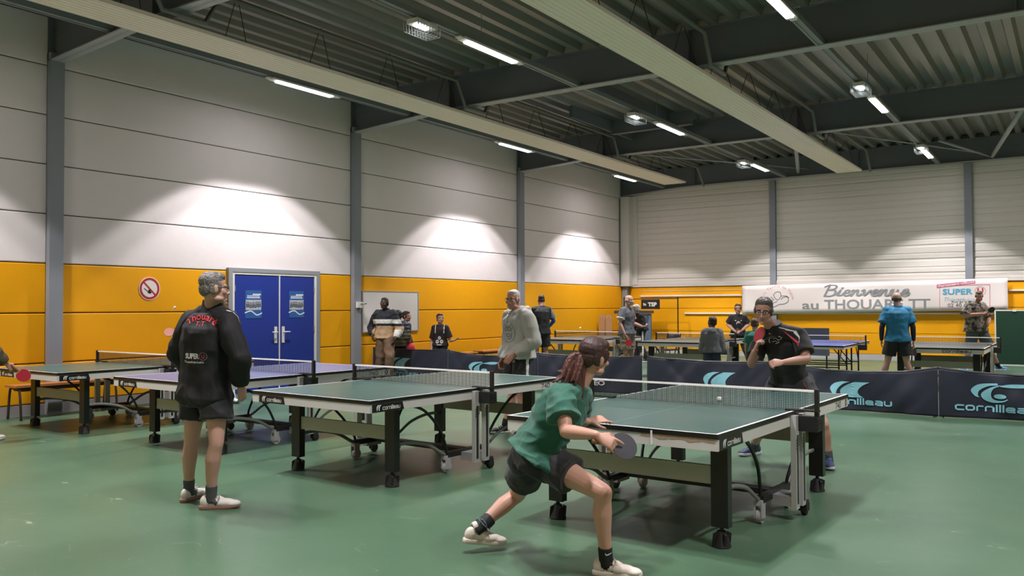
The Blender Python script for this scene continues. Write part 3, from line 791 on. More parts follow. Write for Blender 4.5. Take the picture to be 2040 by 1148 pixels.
# ------------------------------------------------------------------ navy surround barriers
NAVY = mat('barrier_navy', '#10172a', .55, var=.12, vscale=5, sheen=.2)
CYAN = mat('barrier_print', '#7fb9c6', .5)
def barrier(p0, p1, label, logo=None, lx=.5, sag=.02, seed=0, txt='cornilleau', H=.655):
    p0, p1 = V((*p0, 0)), V((*p1, 0)); L = (p1 - p0).length; X = (p1 - p0) / L; N = V((-X.y, X.x, 0))   # N points to the back
    r = thing('surround_barrier', label, 'barrier', tuple((p0 + p1) / 2), group='navy surround barriers')
    o = V(r.location)
    def fold(s, z):
        e = min(s, L - s); q = .046 * noise.noise(V((s * 1.6, z * 1.5 + s * 1.1, seed * 7.3))) + .034 * noise.noise(V((s * 4.2 - z * 3.2, z * 1.1, seed * 3.1)))
        w = s * 1.5 + (z * 1.3 if s < L / 2 else -z * 1.3)
        q += .034 * (1 - 2.4 * abs(noise.noise(V((w * 1.3, seed * 5.1, z * .5))))) * (1 - min(1, e / (L * .5)) * .55)
        return q * min(1, .08 + e * 2.2) - .012 * math.sin(PI * z / H)
    def surf(s, z, off): 
        e = 1 - abs(2 * s / L - 1)
        zz = z * (1 - (sag * 1.5 * math.sin(PI * s / L) ** .7 + .012 * noise.noise(V((s * 2.5, seed, 0)))) / H)
        return p0 + X * s + N * (fold(s, z) + off) + V((0, 0, zz + .012)) - o
    nx, nz = 64, 20; mb = MB(); loop = []
    for i in range(nx + 1):
        s = L * i / nx; row = [surf(s, H * j / nz, -.016) for j in range(nz + 1)] + [surf(s, H * j / nz, .016) for j in range(nz, -1, -1)]
        loop.append(row)
    mb.rings(loop, 0); c = mb.build('cover', NAVY, r, smooth=True)
    mb = MB(); hem = [surf(L * i / nx, H - .005, 0) for i in range(nx + 1)]; mb.tube(hem, .02, 8); mb.build('top_hem', mat('barrier_hem', '#10151f', .5), c, smooth=True)
    for s in (.05, L - .05):
        q = p0 + X * s + N * .035 - o
        mb = MB().tube([q + V((0, 0, .01)), q + V((0, 0, H))], .012, 8); f = mb.build('frame_pole', BLACK, r)
        MB().tube([q - N * .06 + V((0, 0, .012)), q + N * .16 + V((0, 0, .012))], .011, 8).build('foot', BLACK, f)
    P = lambda p: surf(p.x, p.z, -.0245)
    if logo:
        mb = MB()
        if logo == 'quotes':
            A = spline([(-.15, .46), (-.27, .42), (-.33, .34), (-.30, .26), (-.27, .235)], 5); B = spline([(-.05, .46), (-.15, .41), (-.22, .33), (-.24, .26), (-.245, .235)], 5)
            fill(mb, A, B, V((lx, 0, .025)), V((1, 0, 0)), V((0, 0, 1)), f=P, n=4)
            A = spline([(.02, .46), (-.08, .41), (-.17, .33), (-.18, .26), (-.13, .20)], 5); B = spline([(.22, .46), (.12, .40), (.06, .32), (.07, .25), (.13, .20)], 5)
            fill(mb, A, B, V((lx, 0, .025)), V((1, 0, 0)), V((0, 0, 1)), f=P, n=5)
        else:
            A = spline([(.06, .50), (-.14, .47), (-.24, .38), (-.2, .30), (-.16, .28)], 5); B = spline([(.07, .47), (-.04, .45), (-.14, .38), (-.16, .31), (-.14, .28)], 5)
            fill(mb, A, B, V((lx, 0, .025)), V((1, 0, 0)), V((0, 0, 1)), f=P, n=4)
            A = spline([(.10, .475), (-.02, .43), (-.12, .34), (-.10, .26), (0, .215), (.12, .23), (.18, .27)], 5); B = spline([(.09, .46), (.02, .42), (-.01, .35), (0, .28), (.05, .25), (.12, .25), (.17, .275)], 5)
            fill(mb, A, B, V((lx, 0, .025)), V((1, 0, 0)), V((0, 0, 1)), f=P, n=4)
            n = 18; C = [(.09 + .07 * math.cos(2 * PI * k / n) , .31 + .035 * math.sin(2 * PI * k / n)) for k in range(n + 1)]
            fill(mb, C, [(.09, .31)] * (n + 1), V((lx, 0, .025)), V((1, 0, 0)), V((0, 0, 1)), f=P, n=1)
            A = spline([(.09, .465), (.2, .49), (.36, .5), (.44, .49)], 5); B = spline([(.10, .45), (.22, .44), (.36, .45), (.44, .49)], 5)
            fill(mb, A, B, V((lx, 0, .025)), V((1, 0, 0)), V((0, 0, 1)), f=P, n=4)
        mb.build('logo', CYAN, c, fix=False)
        mb = MB()
        # strokes split finely so that they follow the folds
        add_strokes(mb, txt, V((lx - .42, 0, .115)), V((1, 0, 0)), V((0, 0, 1)), .062, .92, th=.34, f=P)
        mb.build('lettering', CYAN, c, fix=False)
    if txt == 'EO':
        mb = MB(); add_text(mb, 'EO', V((lx, 0, .14)), V((1, 0, 0)), V((0, 0, 1)), .085, .2, bold=.04, f=P); mb.build('lettering', PRINT, c, fix=False)
    return r
barrier((-12.18, 12.90), (-10.228, 12.93), 'navy barrier beside the grey column with two blue quote strokes', 'quotes', .80, .015, 1)
barrier((-10.222, 12.93), (-8.168, 12.95), 'navy barrier with swirl logo left of the grey hoodie man', 'swirl', .75, .06, 2)
barrier((-8.16, 12.95), (-6.12, 13.0), 'navy barrier behind the ponytail of the woman in green', None, 1.15, .03, 3, txt='EO')
barrier((-5.99, 12.94), (-3.788, 12.705), 'navy barrier with quote strokes left of the man in black polo', 'quotes', 1.35, .03, 4)
barrier((-3.78, 12.70), (-1.578, 12.562), 'navy barrier with quote strokes right of the man in black polo', 'quotes', 1.12, .07, 5)
barrier((-1.57, 12.56), (.62, 12.82), 'navy barrier with swirl logo at the right edge', 'swirl', .62, .05, 6)

# ------------------------------------------------------------------ benches and other furniture
WOOD = mat('bench_wood', '#b0703a', .45, var=.12, vscale=10, stretch=(8, .5, 8))
BRACK = mat('bench_frame', '#3a2a22', .5)
def bench(x, y0, y1, z, label, d=.3, group='wooden benches along the left wall'):
    r = thing('bench', label, 'bench', (x, (y0 + y1) / 2, 0), group=group); h = (y1 - y0) / 2
    MB().box(-d / 2, d / 2, -h, h, z - .03, z).build('seat', WOOD, r, bevel=.006)
    MB().box(-d / 2 + .03, d / 2 - .03, -h + .1, h - .1, z - .085, z - .031).build('rail', BRACK, r)
    for s in (-h + .06, 0, h - .06) if h > 1.2 else (-h + .06, h - .06):
        mb = MB().tube(spline([(d / 2 + .03, s, 0), (d / 2, s, z * .6), (d / 2 - .03, s, z - .06), (d / 2 - .06, s, z - .045), (-d / 2 + .06, s, z - .045), (-d / 2 + .03, s, z - .06), (-d / 2, s, z * .6), (-d / 2 - .03, s, 0)], 4), .017, 8)
        mb.build('leg_frame', BRACK, r, smooth=True)
bench(-11.95, 5.62, 8.45, .47, 'long wooden bench with curved steel legs behind the far left table')
bench(-11.9, 14.3, 16.0, .45, 'wooden bench against yellow wall beside the boy in dark polo')
bench(-11.9, 16.2, 18.4, .46, 'wooden bench against yellow wall behind the grey hoodie man')
for i, (yy, l) in enumerate(((14.60, 'clear plastic bottle on the bench, the left of two'), (14.76, 'clear plastic bottle on the bench, the right of two'))):
    r = thing('bottle', l, 'bottle', (-11.9, yy, .45), group='plastic bottles on the bench')
    mb = MB(); prof = [(0, .03), (.004, .036), (.16, .036), (.2, .026), (.22, .014), (.235, .014)]
    mb.rings([[(a * math.cos(2 * PI * k / 14), a * math.sin(2 * PI * k / 14), z) for k in range(14)] for z, a in prof]); mb.build('bottle_body', mat('bottle_plastic', '#c9a560', .15, spec=.6), r, smooth=True)
    MB().tube([(0, 0, .232), (0, 0, .255)], .017, 12).build('cap', mat('bottle_cap', '#dcdcd8', .4) if i == 0 else RUBB, r)
# folded table and wooden boards leaning near the back left corner
r = thing('folded_table', 'folded slate blue table tennis table standing upright in the back corner', 'folded table', (-11.25, 23.4, 0), .25)
MB().box(-.42, .5, -.05, .0, .3, 1.28).build('table_half', mat('slate_blue', '#5d6e82', .4), r, bevel=.005)
MB().box(-.42, .5, .06, .11, .3, 1.28).build('table_half', mat('slate_blue', '#5d6e82', .4), r, bevel=.005)
mb = MB(); mb.box(-.62, .56, -.08, .14, 1.29, 1.38); mb.tube([(-.4, -.1, 1.3), (-.52, -.1, .4)], .016, 8); mb.tube([(.42, -.1, 1.3), (.3, -.1, .9)], .016, 8); mb.box(-.5, -.38, -.2, .26, .09, .14); mb.box(.38, .5, -.2, .26, .09, .14); mb.box(-.46, -.42, -.03, .1, .1, .4); mb.box(.42, .46, -.03, .1, .1, .4)
mb.build('frame', mat('frame_dark', '#3a3f44', .5), r)
for s in (-.44, .44):
    for t in (-.17, .23): MB().tube([(s - .015, t, .05), (s + .015, t, .05)], .05, 14).build('wheel', RUBB, r)
for i, (xx, w, l) in enumerate(((-11.97, .2, 'tall narrow wooden board leaning in the back corner, left one'), (-11.74, .2, 'tall narrow wooden board leaning in the back corner, right one'))):
    mb = MB().box(-w / 2, w / 2, -.02, .02, 0, 1.25); n = 1
    mb.tube([(-w / 2 + .02, -.021, 1.05), (0, -.021, 1.2), (w / 2 - .02, -.021, 1.05)], .006, 6)
    o = mb.build('wooden_board', mat('board_wood', '#b98f67', .6, var=.1, vscale=6, stretch=(8, 8, .6)), None, bevel=.006); o.location = (xx - .12, 22.85, 0); o.rotation_euler = (-.04, 0, .2)
    tag(o, l, 'board', 'wooden boards in the back corner')
# frame with a small black sponsor banner
r = thing('banner_frame', 'thin black tube frame with small black banner in front of back wall', 'frame', (-10.9, 24.2, 0))
mb = MB(); mb.tube([(-1.10, 0, 0), (-1.10, 0, 1.80)], .02, 8); mb.build('post', BLACK, r)
mb = MB(); mb.tube([(.72, 0, 0), (.72, 0, 1.80)], .02, 8); mb.build('post', BLACK, r)
MB().tube([(-1.10, 0, 1.74), (.72, 0, 1.74)], .012, 8).build('top_rail', BLACK, r)
for s in (-1.10, .72): MB().box(s - .03, s + .03, -.25, .25, 0, .03).build('foot', BLACK, r)
bn = MB().box(-.5, .13, -.02, -.012, 1.42, 1.72).build('banner', mat('banner_black', '#15171a', .6), r)
mb = MB(); add_text(mb, 'TSP', V((-.27, -.0215, 1.51)), V((1, 0, 0)), V((0, 0, 1)), .12, .3, bold=.05)
for k in range(3): ribbon(mb, [(-.42 + .035 * k, 1.6 - .01 * k), (-.405 + .035 * k, 1.52), (-.39 + .03 * k, 1.54)], .012, V((0, -.0215, 0)), V((1, 0, 0)), V((0, 0, 1)))
mb.build('lettering', PRINT, bn, fix=False)
# board standing at the right edge
r = thing('folded_table', 'dark green folded table half standing upright at the right edge', 'folded table', (-.85, 24.2, 0), -.0)
MB().box(-.86, .86, -.03, 0, .02, 1.36).build('table_half', mat('dark_green_board', '#1d3d2f', .4), r)
mb = MB(); mb.box(-.89, -.86, -.034, .004, 0, 1.38); mb.box(.86, .89, -.034, .004, 0, 1.38); mb.box(-.86, .86, -.034, .004, 0, .03); mb.box(-.86, .86, -.034, .004, 1.355, 1.385); mb.build('white_edge', WHITE_M, r)
MB().box(-.5, -.42, -.05, .0, 1.34, 1.40).build('clip', WHITE_M, r)
mb = MB(); mb.tube([(-.6, .0, .05), (-.6, .4, .05)], .02, 8); mb.tube([(.6, .0, .05), (.6, .4, .05)], .02, 8); mb.tube([(-.6, .38, .05), (-.6, .02, .9)], .015, 8); mb.tube([(.6, .38, .05), (.6, .02, .9)], .015, 8); mb.build('stand', BLACK, r)
# grey padded trolley behind the blue folding table
r = thing('folded_table', 'dark slate folded table parked behind the blue folding table', 'folded table', (-5.25, 20.3, 0), .0)
MB().box(-.55, .42, -.03, .03, .34, .82).build('table_half', mat('slate_dark', '#3c4552', .45), r, bevel=.01)
MB().box(-.55, .42, .07, .12, .34, .98).build('table_half', mat('slate_dark', '#3c4552', .45), r, bevel=.01)
mb = MB()
for s in (-.5, .37): mb.tube([(s, .05, .34), (s, .05, .0)], .018, 8); mb.box(s - .02, s + .02, -.2, .3, .0, .03)
mb.build('stand', BLACK, r)
# black stacking chair between the back tables
r = thing('chair', 'black chair with thin legs between the two left back row tables', 'chair', (-8.35, 19.2, 0), 2.9)
MB().box(-.21, .21, -.2, .2, .43, .46).build('seat', BLACK, r, bevel=.012)
mb = MB(); rows = [[(-.2 + .4 * i / 8, -.22 - .04 * math.sin(PI * i / 8) - .05 * j / 4, .62 + .2 * j / 4) for i in range(9)] for j in range(5)]
vv = [[mb.bm.verts.new(p) for p in q] for q in rows]
for a, b in zip(vv, vv[1:]):
    for i in range(8): mb.bm.faces.new((a[i], a[i + 1], b[i + 1], b[i]))
o = mb.build('backrest', BLACK, r, smooth=True); md = o.modifiers.new('s', 'SOLIDIFY'); md.thickness = .015
for sx in (-1, 1):
    for sy in (-1, 1):
        MB().tube([(sx * .2, sy * .18, .44), (sx * .24, sy * .24, 0)], .011, 8).build('leg', GREYM if 0 else BLACK, r)
    MB().tube([(sx * .2, -.19, .44), (sx * .2, -.26, .84)], .011, 8).build('back_post', BLACK, r)
# balls
BALL = mat('ball_white', '#ece8e0', .35)
for p, l, rad in (((-10.707, 7.258, 1.515), 'white ball flying in front of yellow wall left of the man in black jacket', .02), (tuple(at(1433, 795, 6.5)), 'white ball flying over the nearest green table before its net', .02), ((-9.843, 17.505, 1.0), 'white ball flying above the left back row table', .02)):
    o = MB().ell((0, 0, 0), rad, u=20, v=12).build('table_tennis_ball', BALL, None, smooth=True); o.location = p; tag(o, l, 'ball', 'table tennis balls')
# ------------------------------------------------------------------ figures
def solid(mb, vox, smooth=4, wr=0.0, wf=9.0, seed=0, stretch=(1, 1, 1), fac=.5):
    """union of the shapes in mb as one continuous skin, softened, optionally creased"""
    me = mb.mesh('tmp', [], fix=True); o = bpy.data.objects.new('tmp', me); COL.objects.link(o)
    m = o.modifiers.new('r', 'REMESH'); m.mode = 'VOXEL'; m.voxel_size = vox
    if smooth: s = o.modifiers.new('s', 'SMOOTH'); s.iterations = smooth; s.factor = fac
    dg = bpy.context.evaluated_depsgraph_get(); out = bpy.data.meshes.new_from_object(o.evaluated_get(dg))
    bpy.data.objects.remove(o); bpy.data.meshes.remove(me)
    if wr:
        ns = [v.normal.copy() for v in out.vertices]; S = V(stretch)
        for v, n in zip(out.vertices, ns):
            p = V((v.co.x * S.x, v.co.y * S.y, v.co.z * S.z)) * wf + V((seed * 3.7, seed * 1.3, 0))
            q = noise.noise(p); q2 = noise.noise(p * 2.3 + V((5, 1, 2)))
            v.co += n * wr * ((1 - abs(q) * 2.2) * .9 + .5 * q2 - .18)
    for p in out.polygons: p.use_smooth = True
    return out
def paint(me, fn):
    for p in me.polygons:
        k = fn(p.center)
        if k: p.material_index = k
def place_mesh(name, me, mats, root, sub=None):
    for m in (mats if isinstance(mats, (list, tuple)) else [mats]): me.materials.append(m)
    me.name = name; me.transform(Matrix.Translation(-V(root.location)))
    return link(name, me, sub or root)
def lerp(a, b, t): return a + (b - a) * t

class Fig:
    def __init__(s, label, J, k=1.0, hs=1.0, vox=.009, seed=0, skin='#c99a82', build=1.0, female=False, name='person'):
        s.J, s.k, s.hs, s.vox, s.seed, s.b = J, k, hs, vox, seed, build
        g = (J['aL'] + J['aR']) / 2; s.root = thing(name, label, 'person', (g.x, g.y, 0))
        s.Pm = (J['hL'] + J['hR']) / 2; s.Cm = (J['sL'] + J['sR']) / 2; s.N = J['neck']
        s.up = (s.Cm - s.Pm).normalized(); s.len = (s.Cm - s.Pm).length
        s.rh = (J['hR'] - J['hL']).normalized(); s.rs = (J['sR'] - J['sL']).normalized()
        s.female = female
        s.skin = mat('skin_' + skin[1:], tuple(c * .80 for c in lin(skin)), .5, var=.05, vscale=12)
        s.skin.node_tree.nodes['Principled BSDF'].inputs['Subsurface Weight'].default_value = .08
        s.skin.node_tree.nodes['Principled BSDF'].inputs['Subsurface Radius'].default_value = (.012, .005, .003)
        f = J['hf'].normalized(); u = J.get('hu', V((0, 0, 1))); x = f.cross(u).normalized(); u = x.cross(f).normalized()
        s.hx, s.hy, s.hz = x, f, u; s.hc = J['head']
    def H(s, x, y, z): return s.hc + (s.hx * x + s.hy * y + s.hz * z) * s.hs
    def hl(s, p):
        d = (p - s.hc) / s.hs; return d.dot(s.hx), d.dot(s.hy), d.dot(s.hz)
    def frame(s, t):
        bow = s.J.get('bow', .02) * s.k
        r = lerp(s.rh, s.rs, max(0, min(1, t))); r = (r - s.up * r.dot(s.up)).normalized(); f = s.up.cross(r)
        c = s.Pm + (s.Cm - s.Pm) * t - f * (bow * 4 * max(0, t) * (1 - min(1, t)))
        return c, r, f
    def tor(s, p):
        t = (p - s.Pm).dot(s.up) / s.len; c, r, f = s.frame(t); d = p - c
        return t, d.dot(r), d.dot(f)
    def torso(s, mb, prof, off=0.0, seg=28):
        rg = []
        for t, hw, hd, df in prof:
            c, r, f = s.frame(t); hw = hw * s.k * s.b + off; hd = hd * s.k * s.b + off; ring = []
            for i in range(seg):
                a = 2 * PI * i / seg; ca, sa = math.cos(a), math.sin(a)
                e = .82
                ring.append(c + f * (df * s.k) + r * (hw * math.copysign(abs(ca) ** e, ca)) + f * (hd * math.copysign(abs(sa) ** e, sa)))
            rg.append(ring)
        mb.rings(rg)
    PM = [(-.22, .06, .06, 0), (-.14, .125, .10, -.01), (0, .160, .115, -.012), (.15, .155, .11, -.005), (.35, .142, .103, .004), (.55, .147, .107, .006), (.75, .160, .115, .004), (.92, .158, .105, -.004), (1.02, .115, .075, -.01), (1.1, .06, .055, -.005)]
    PF = [(-.22, .06, .06, 0), (-.14, .13, .11, -.012), (0, .165, .125, -.018), (.15, .155, .112, -.008), (.38, .122, .09, .002), (.55, .125, .095, .008), (.75, .140, .112, .012), (.92, .135, .09, -.002), (1.02, .10, .065, -.01), (1.1, .055, .05, -.005)]
    def prof(s): return s.PF if s.female else s.PM
    def limb(s, mb, pts, rad, off=0.0, seg=16, shift=None):
        """pts: two joints; rad: [(t, r)]"""
        a, b = pts; P = []; R = []
        for t, r in rad:
            p = lerp(a, b, t)
            if shift is not None: p = p + shift * (.013 * s.k * math.sin(PI * min(1, max(0, t * 1.25))))
            P.append(p); R.append(r * s.k * s.b + off)
        mb.tube(P, R, seg, round_ends=True)
    UA = [(0, .050), (.3, .050), (.65, .045), (1, .040)]; FA = [(0, .041), (.25, .043), (.6, .036), (1, .026)]
    TH = [(0, .088), (.3, .082), (.65, .066), (1, .054)]; SH = [(0, .053), (.12, .052), (.3, .058), (.6, .045), (.85, .036), (1, .037)]
    def hand(s, mb, w, d, n, side, curl=.5, curls=None):
        k = s.k * (1.0 if s.k > .9 else 1.05); d = d.normalized(); n = (n - d * n.dot(d)).normalized(); t = d.cross(n) * side
        rg = []
        for a, hw, th in ((-.012, .024, .02), (.012, .028, .018), (.045, .040, .016), (.08, .042, .0135), (.095, .038, .010)):
            rg.append([w + d * (a * k) + t * (hw * k * math.cos(2 * PI * i / 14)) + n * (th * k * math.sin(2 * PI * i / 14)) for i in range(14)])
        mb.rings(rg)
        for i, (o, L) in enumerate(((.031, .072), (.0105, .080), (-.0105, .074), (-.031, .058))):
            c = curls[i] if curls else curl; p = w + d * (.085 * k) + t * (o * k); pts = [p]; a = 0
            fd = (d + t * (o * 1.8)).normalized()
            for q, da in ((.45, .5 * c), (.30, .95 * c), (.25, .65 * c)):
                a += da; pts.append(pts[-1] + (fd * math.cos(a) + n * math.sin(a)) * (L * q * k))
            mb.tube(pts, [.0095 * k, .0092 * k, .0085 * k, .0072 * k], 8, round_ends=True)
        b = w + d * (.028 * k) + t * (.022 * k)
        m1 = b + (d * .62 + t * .62 + n * .35).normalized() * (.042 * k); m2 = m1 + (d * .85 + t * .12 + n * (.25 + .5 * curl)).normalized() * (.030 * k); m3 = m2 + (d * .9 - t * .1 + n * (.2 + .7 * curl)).normalized() * (.022 * k)
        mb.tube([b, m1, m2, m3], [.015 * k, .0115 * k, .010 * k, .008 * k], 8, round_ends=True)
    def body(s, legs=True, hands=True, lip='#a8705f', brow=None, beard=None):
        J, k = s.J, s.k; mb = MB(); H = s.H; h = s.hs; ax = (s.hx, s.hy, s.hz)
        E = lambda c, a, b, d: mb.ell(H(*c), a * h, b * h, d * h, axes=ax)
        E((0, -.012, .035), .074, .094, .080); E((0, .030, -.03), .060, .058, .078); E((0, .034, -.068), .050, .050, .042); E((0, .066, -.094), .024, .022, .020)
        E((0, -.03, -.02), .064, .07, .06)
        mb.tube([H(0, .083, .012), H(0, .098, -.014), H(0, .108, -.032)], [.0085 * h, .011 * h, .0135 * h], 10, round_ends=True)
        for q in (-1, 1):
            E((q * .013, .094, -.036), .011, .012, .009); E((q * .031, .072, .022), .027, .016, .010); E((q * .044, .056, -.024), .022, .026, .020)
            E((q * .077, -.008, -.008), .009, .020, .031); E((q * .082, -.016, .004), .007, .014, .02)
            E((q * .045, .02, -.075), .02, .04, .02)
        E((0, .085, -.058), .023, .011, .0065); E((0, .083, -.070), .020, .011, .0075)
        nb = s.N - s.up * (.05 * k)
        mb.tube([H(0, -.018, -.05), lerp(H(0, -.018, -.05), nb, .55), nb], [.052 * h, .053 * (h + k) / 2, .056 * k], 16, round_ends=True)
        s.torso(mb, s.prof()[2:-2], -.018)
        for a in 'LR':
            sh = J['s' + a]; mb.tube([s.N - s.up * .045 * k, lerp(s.N, sh, .5) - s.up * .022 * k, sh], [.038 * k, .036 * k, .045 * k * s.b], 12, round_ends=True)
            s.limb(mb, (sh, J['e' + a]), s.UA); s.limb(mb, (J['e' + a], J['w' + a]), s.FA)
            if hands:
                d = J.get('d' + a, J['w' + a] - J['e' + a]); n = J.get('p' + a, V((0, 0, -1)))
                s.hand(mb, J['w' + a] + d.normalized() * .012 * k, d, n, 1 if a == 'R' else -1, J.get('c' + a, .45), J.get('cs' + a))
            s.limb(mb, (lerp(J['h' + a], J['k' + a], .06), J['k' + a]), s.TH)
            back = -(J['f' + a]).normalized(); s.limb(mb, (J['k' + a], J['a' + a]), s.SH, shift=back)
            f = J['f' + a].normalized(); mb.tube([J['a' + a] + V((0, 0, -.02)) * k, J['a' + a] + f * .09 * k - V((0, 0, .045)) * k], [.036 * k, .03 * k], 10, round_ends=True)
        me = solid(mb, s.vox, 3)
        brow = brow or s.hairmat if hasattr(s, 'hairmat') else brow
        mats = [s.skin, mat('lip_' + lip[1:], lip, .45), mat('eye_white', '#d9d4cf', .25), mat('iris_dark', '#2b211b', .2), mat('brow_dark', '#3a2d25', .8)]
        if beard: mats.append(mat('beard_' + beard[1:], beard, .8))
        def fn(p):
            if (p - s.hc).length > .17 * h: return 0
            x, y, z = s.hl(p)
            if abs(x) < .021 and y > .078 and -.0765 < z < -.053: return 1
            if .011 < abs(x) < .047 and y > .055 and .016 + .1 * (.02 - abs(abs(x) - .03)) < z < .029: return 4
            if beard and z < -.045 and y > .0 and abs(x) < .07 and z > -.125 and (abs(x) > .02 or z < -.072 or z > -.052) and (abs(x) < .04 or z < -.03): return 5
            return 0
        paint(me, fn)
        eb = bmesh.new(); eb.from_mesh(me); t = MB(); t.bm.free(); t.bm = eb
        for q in (-1, 1):
            t.ell(H(q * .031, .0715, .003), .0135 * h, .0120 * h, .0072 * h, axes=ax, mi=2, u=12, v=8); t.ell(H(q * .031, .081, .003), .0058 * h, .0042 * h, .0062 * h, axes=ax, mi=3, u=10, v=6)
        eb.to_mesh(me); eb.free()
        for p in me.polygons: p.use_smooth = True
        return place_mesh('body', me, mats, s.root)
    def hair(s, col, style='short', wr=.004):
        m = mat('hair_' + col[1:], col, .5, var=.35, vscale=90, bump=.22, bscale=160); s.hairmat = m
        H, h, ax = s.H, s.hs, (s.hx, s.hy, s.hz); mb = MB(); E = lambda c, a, b, d: mb.ell(H(*c), a * h, b * h, d * h, axes=ax)
        if style in ('short', 'curly', 'buzz', 'long'):
            g = {'short': 0, 'curly': .012, 'buzz': -.006, 'long': .003}[style]
            E((0, -.024, .052), .079 + g, .094 + g, .077 + g); E((0, -.058, -.005), .068 + g, .054 + g, .062 + g); E((0, .025, .088), .06 + g, .05 + g, .034 + g)
            for q in (-1, 1): E((q * .068, .018, .012), .012 + g, .018, .035); E((q * .066, -.03, .0), .014 + g, .03, .05)
        if style == 'bald':
            for q in (-1, 1): E((q * .064, -.03, .0), .017, .052, .042); 
            E((0, -.07, -.002), .06, .042, .05); E((0, -.055, -.03), .05, .04, .04)
        if style == 'long':
            E((0, -.06, -.06), .07, .045, .08)
        if style == 'pony':
            E((0, -.022, .045), .081, .098, .080); E((0, -.062, -.005), .070, .052, .068); E((0, .02, .082), .066, .058, .038)
            for q in (-1, 1): E((q * .07, .018, .022), .013, .035, .045); E((q * .068, -.025, .005), .017, .045, .05)
        me = solid(mb, s.vox * .8, 2, wr * (1.8 if style == 'curly' else .7), 60 if style != 'curly' else 55, s.seed)
        return place_mesh('hair', me, m, s.root)
    def top(s, name, m, hem=-.1, sleeve=.55, off=.022, vox=None, wr=.008, fn=None, mats=None, loose=1.0, cuff=.0, hemoff=0.022, sleeve_r=1.0, wf=8, stretch=(1, 1, 1), neck=True):
        """sleeve: 0..1 along the upper arm, 1..2 along the forearm"""
        J, k = s.J, s.k; mb = MB(); pr = [q for q in s.prof() if q[0] > hem + .02]
        t0, hw, hd, df = min(s.prof(), key=lambda q: abs(q[0] - max(hem, -.02)))
        base = [(hem, hw + hemoff, hd + hemoff, df)]; 
        if hem < -.1: pr = [q for q in pr if q[0] >= 0]; base = [(hem, hw + hemoff, hd + hemoff, df), (hem * .5, hw + hemoff * .7 + .004, hd + hemoff * .7 + .004, df)]
        pr = base + [(t, a * loose + (.020 if t < .1 else 0), b * loose + (.014 if t < .1 else 0), c) for t, a, b, c in pr if t < 1.12]
        s.torso(mb, pr, off)
        for a in 'LR':
            sh, e, w = J['s' + a], J['e' + a], J['w' + a]
            mb.tube([s.N - s.up * .035 * k, lerp(s.N, sh, .5) - s.up * .015 * k, sh], [.05 * k + off * .5, .046 * k + off * .6, .05 * k * s.b + off * .7], 12, round_ends=True)
            o2 = off * sleeve_r
            if sleeve <= 1:
                q = lerp(sh, e, sleeve); mb.tube([sh, lerp(sh, q, .5), q], [.054 * k * s.b + off * .5, .052 * k * s.b + o2 * .75, .05 * k * s.b + o2], 16)
            else:
                s.limb(mb, (sh, e), s.UA, o2); q = lerp(e, w, sleeve - 1); n = 5
                mb.tube([lerp(e, q, i / n) for i in range(n + 1)], [(.043 - .008 * i / n) * k * s.b + o2 * (1 - .25 * i / n) for i in range(n)] + [(.034) * k * s.b + o2 * (.45 if cuff else .75)], 16)
                mb.ell(e, .042 * k * s.b + o2)
        if neck: mb.tube([s.N - s.up * .06 * k, s.N + s.up * .012 * k], [.075 * k + off * .4, .058 * k + off * .3], 16)
        me = solid(mb, vox or s.vox, 4, wr * k, wf, s.seed, stretch)
        if fn: paint(me, lambda p: fn(*s.tor(p), p))
        return place_mesh(name, me, [m] + (mats or []), s.root)
    def bottom(s, name, m, length=.5, off=.02, vox=None, wr=.006, fn=None, mats=None, waist=.2, flare=1.3, wf=9):
        """length 0..1 along the thigh, 1..2 along the shin"""
        J, k = s.J, s.k; mb = MB(); pr = [q for q in s.prof() if -.16 < q[0] < waist]
        s.torso(mb, [(q[0], q[1], q[2], q[3]) for q in pr if q[0] < waist - .03] + [(waist, pr[-1][1] * .92, pr[-1][2] * .92, pr[-1][3])], off * .6)
        c, r, f = s.frame(0)
        for a in 'LR':
            h, kn, an = J['h' + a], J['k' + a], J['a' + a]
            mb.ell(h - f * .045 * k + s.up * 0.0, .085 * k * s.b + off * .6)
            L = min(length, 1); q = lerp(h, kn, L); n = 4
            mb.tube([lerp(h, q, i / n) for i in range(n + 1)], [lerp(.088, .088 - .030 * L, i / n) * k * s.b + off * lerp(.8, flare, i / n) for i in range(n + 1)], 20)
            mb.ell(h, .086 * k * s.b + off * .8)
            if length > 1:
                mb.ell(kn, .056 * k * s.b + off); q = lerp(kn, an, length - 1)
                mb.tube([lerp(kn, q, i / 4) for i in range(5)], [lerp(.056, .044, i / 4) * k * s.b + off * lerp(1, flare, i / 4) for i in range(5)], 18)
        me = solid(mb, vox or s.vox, 4, wr * k, wf, s.seed + 5)
        if fn: paint(me, fn)
        return place_mesh(name, me, [m] + (mats or []), s.root)
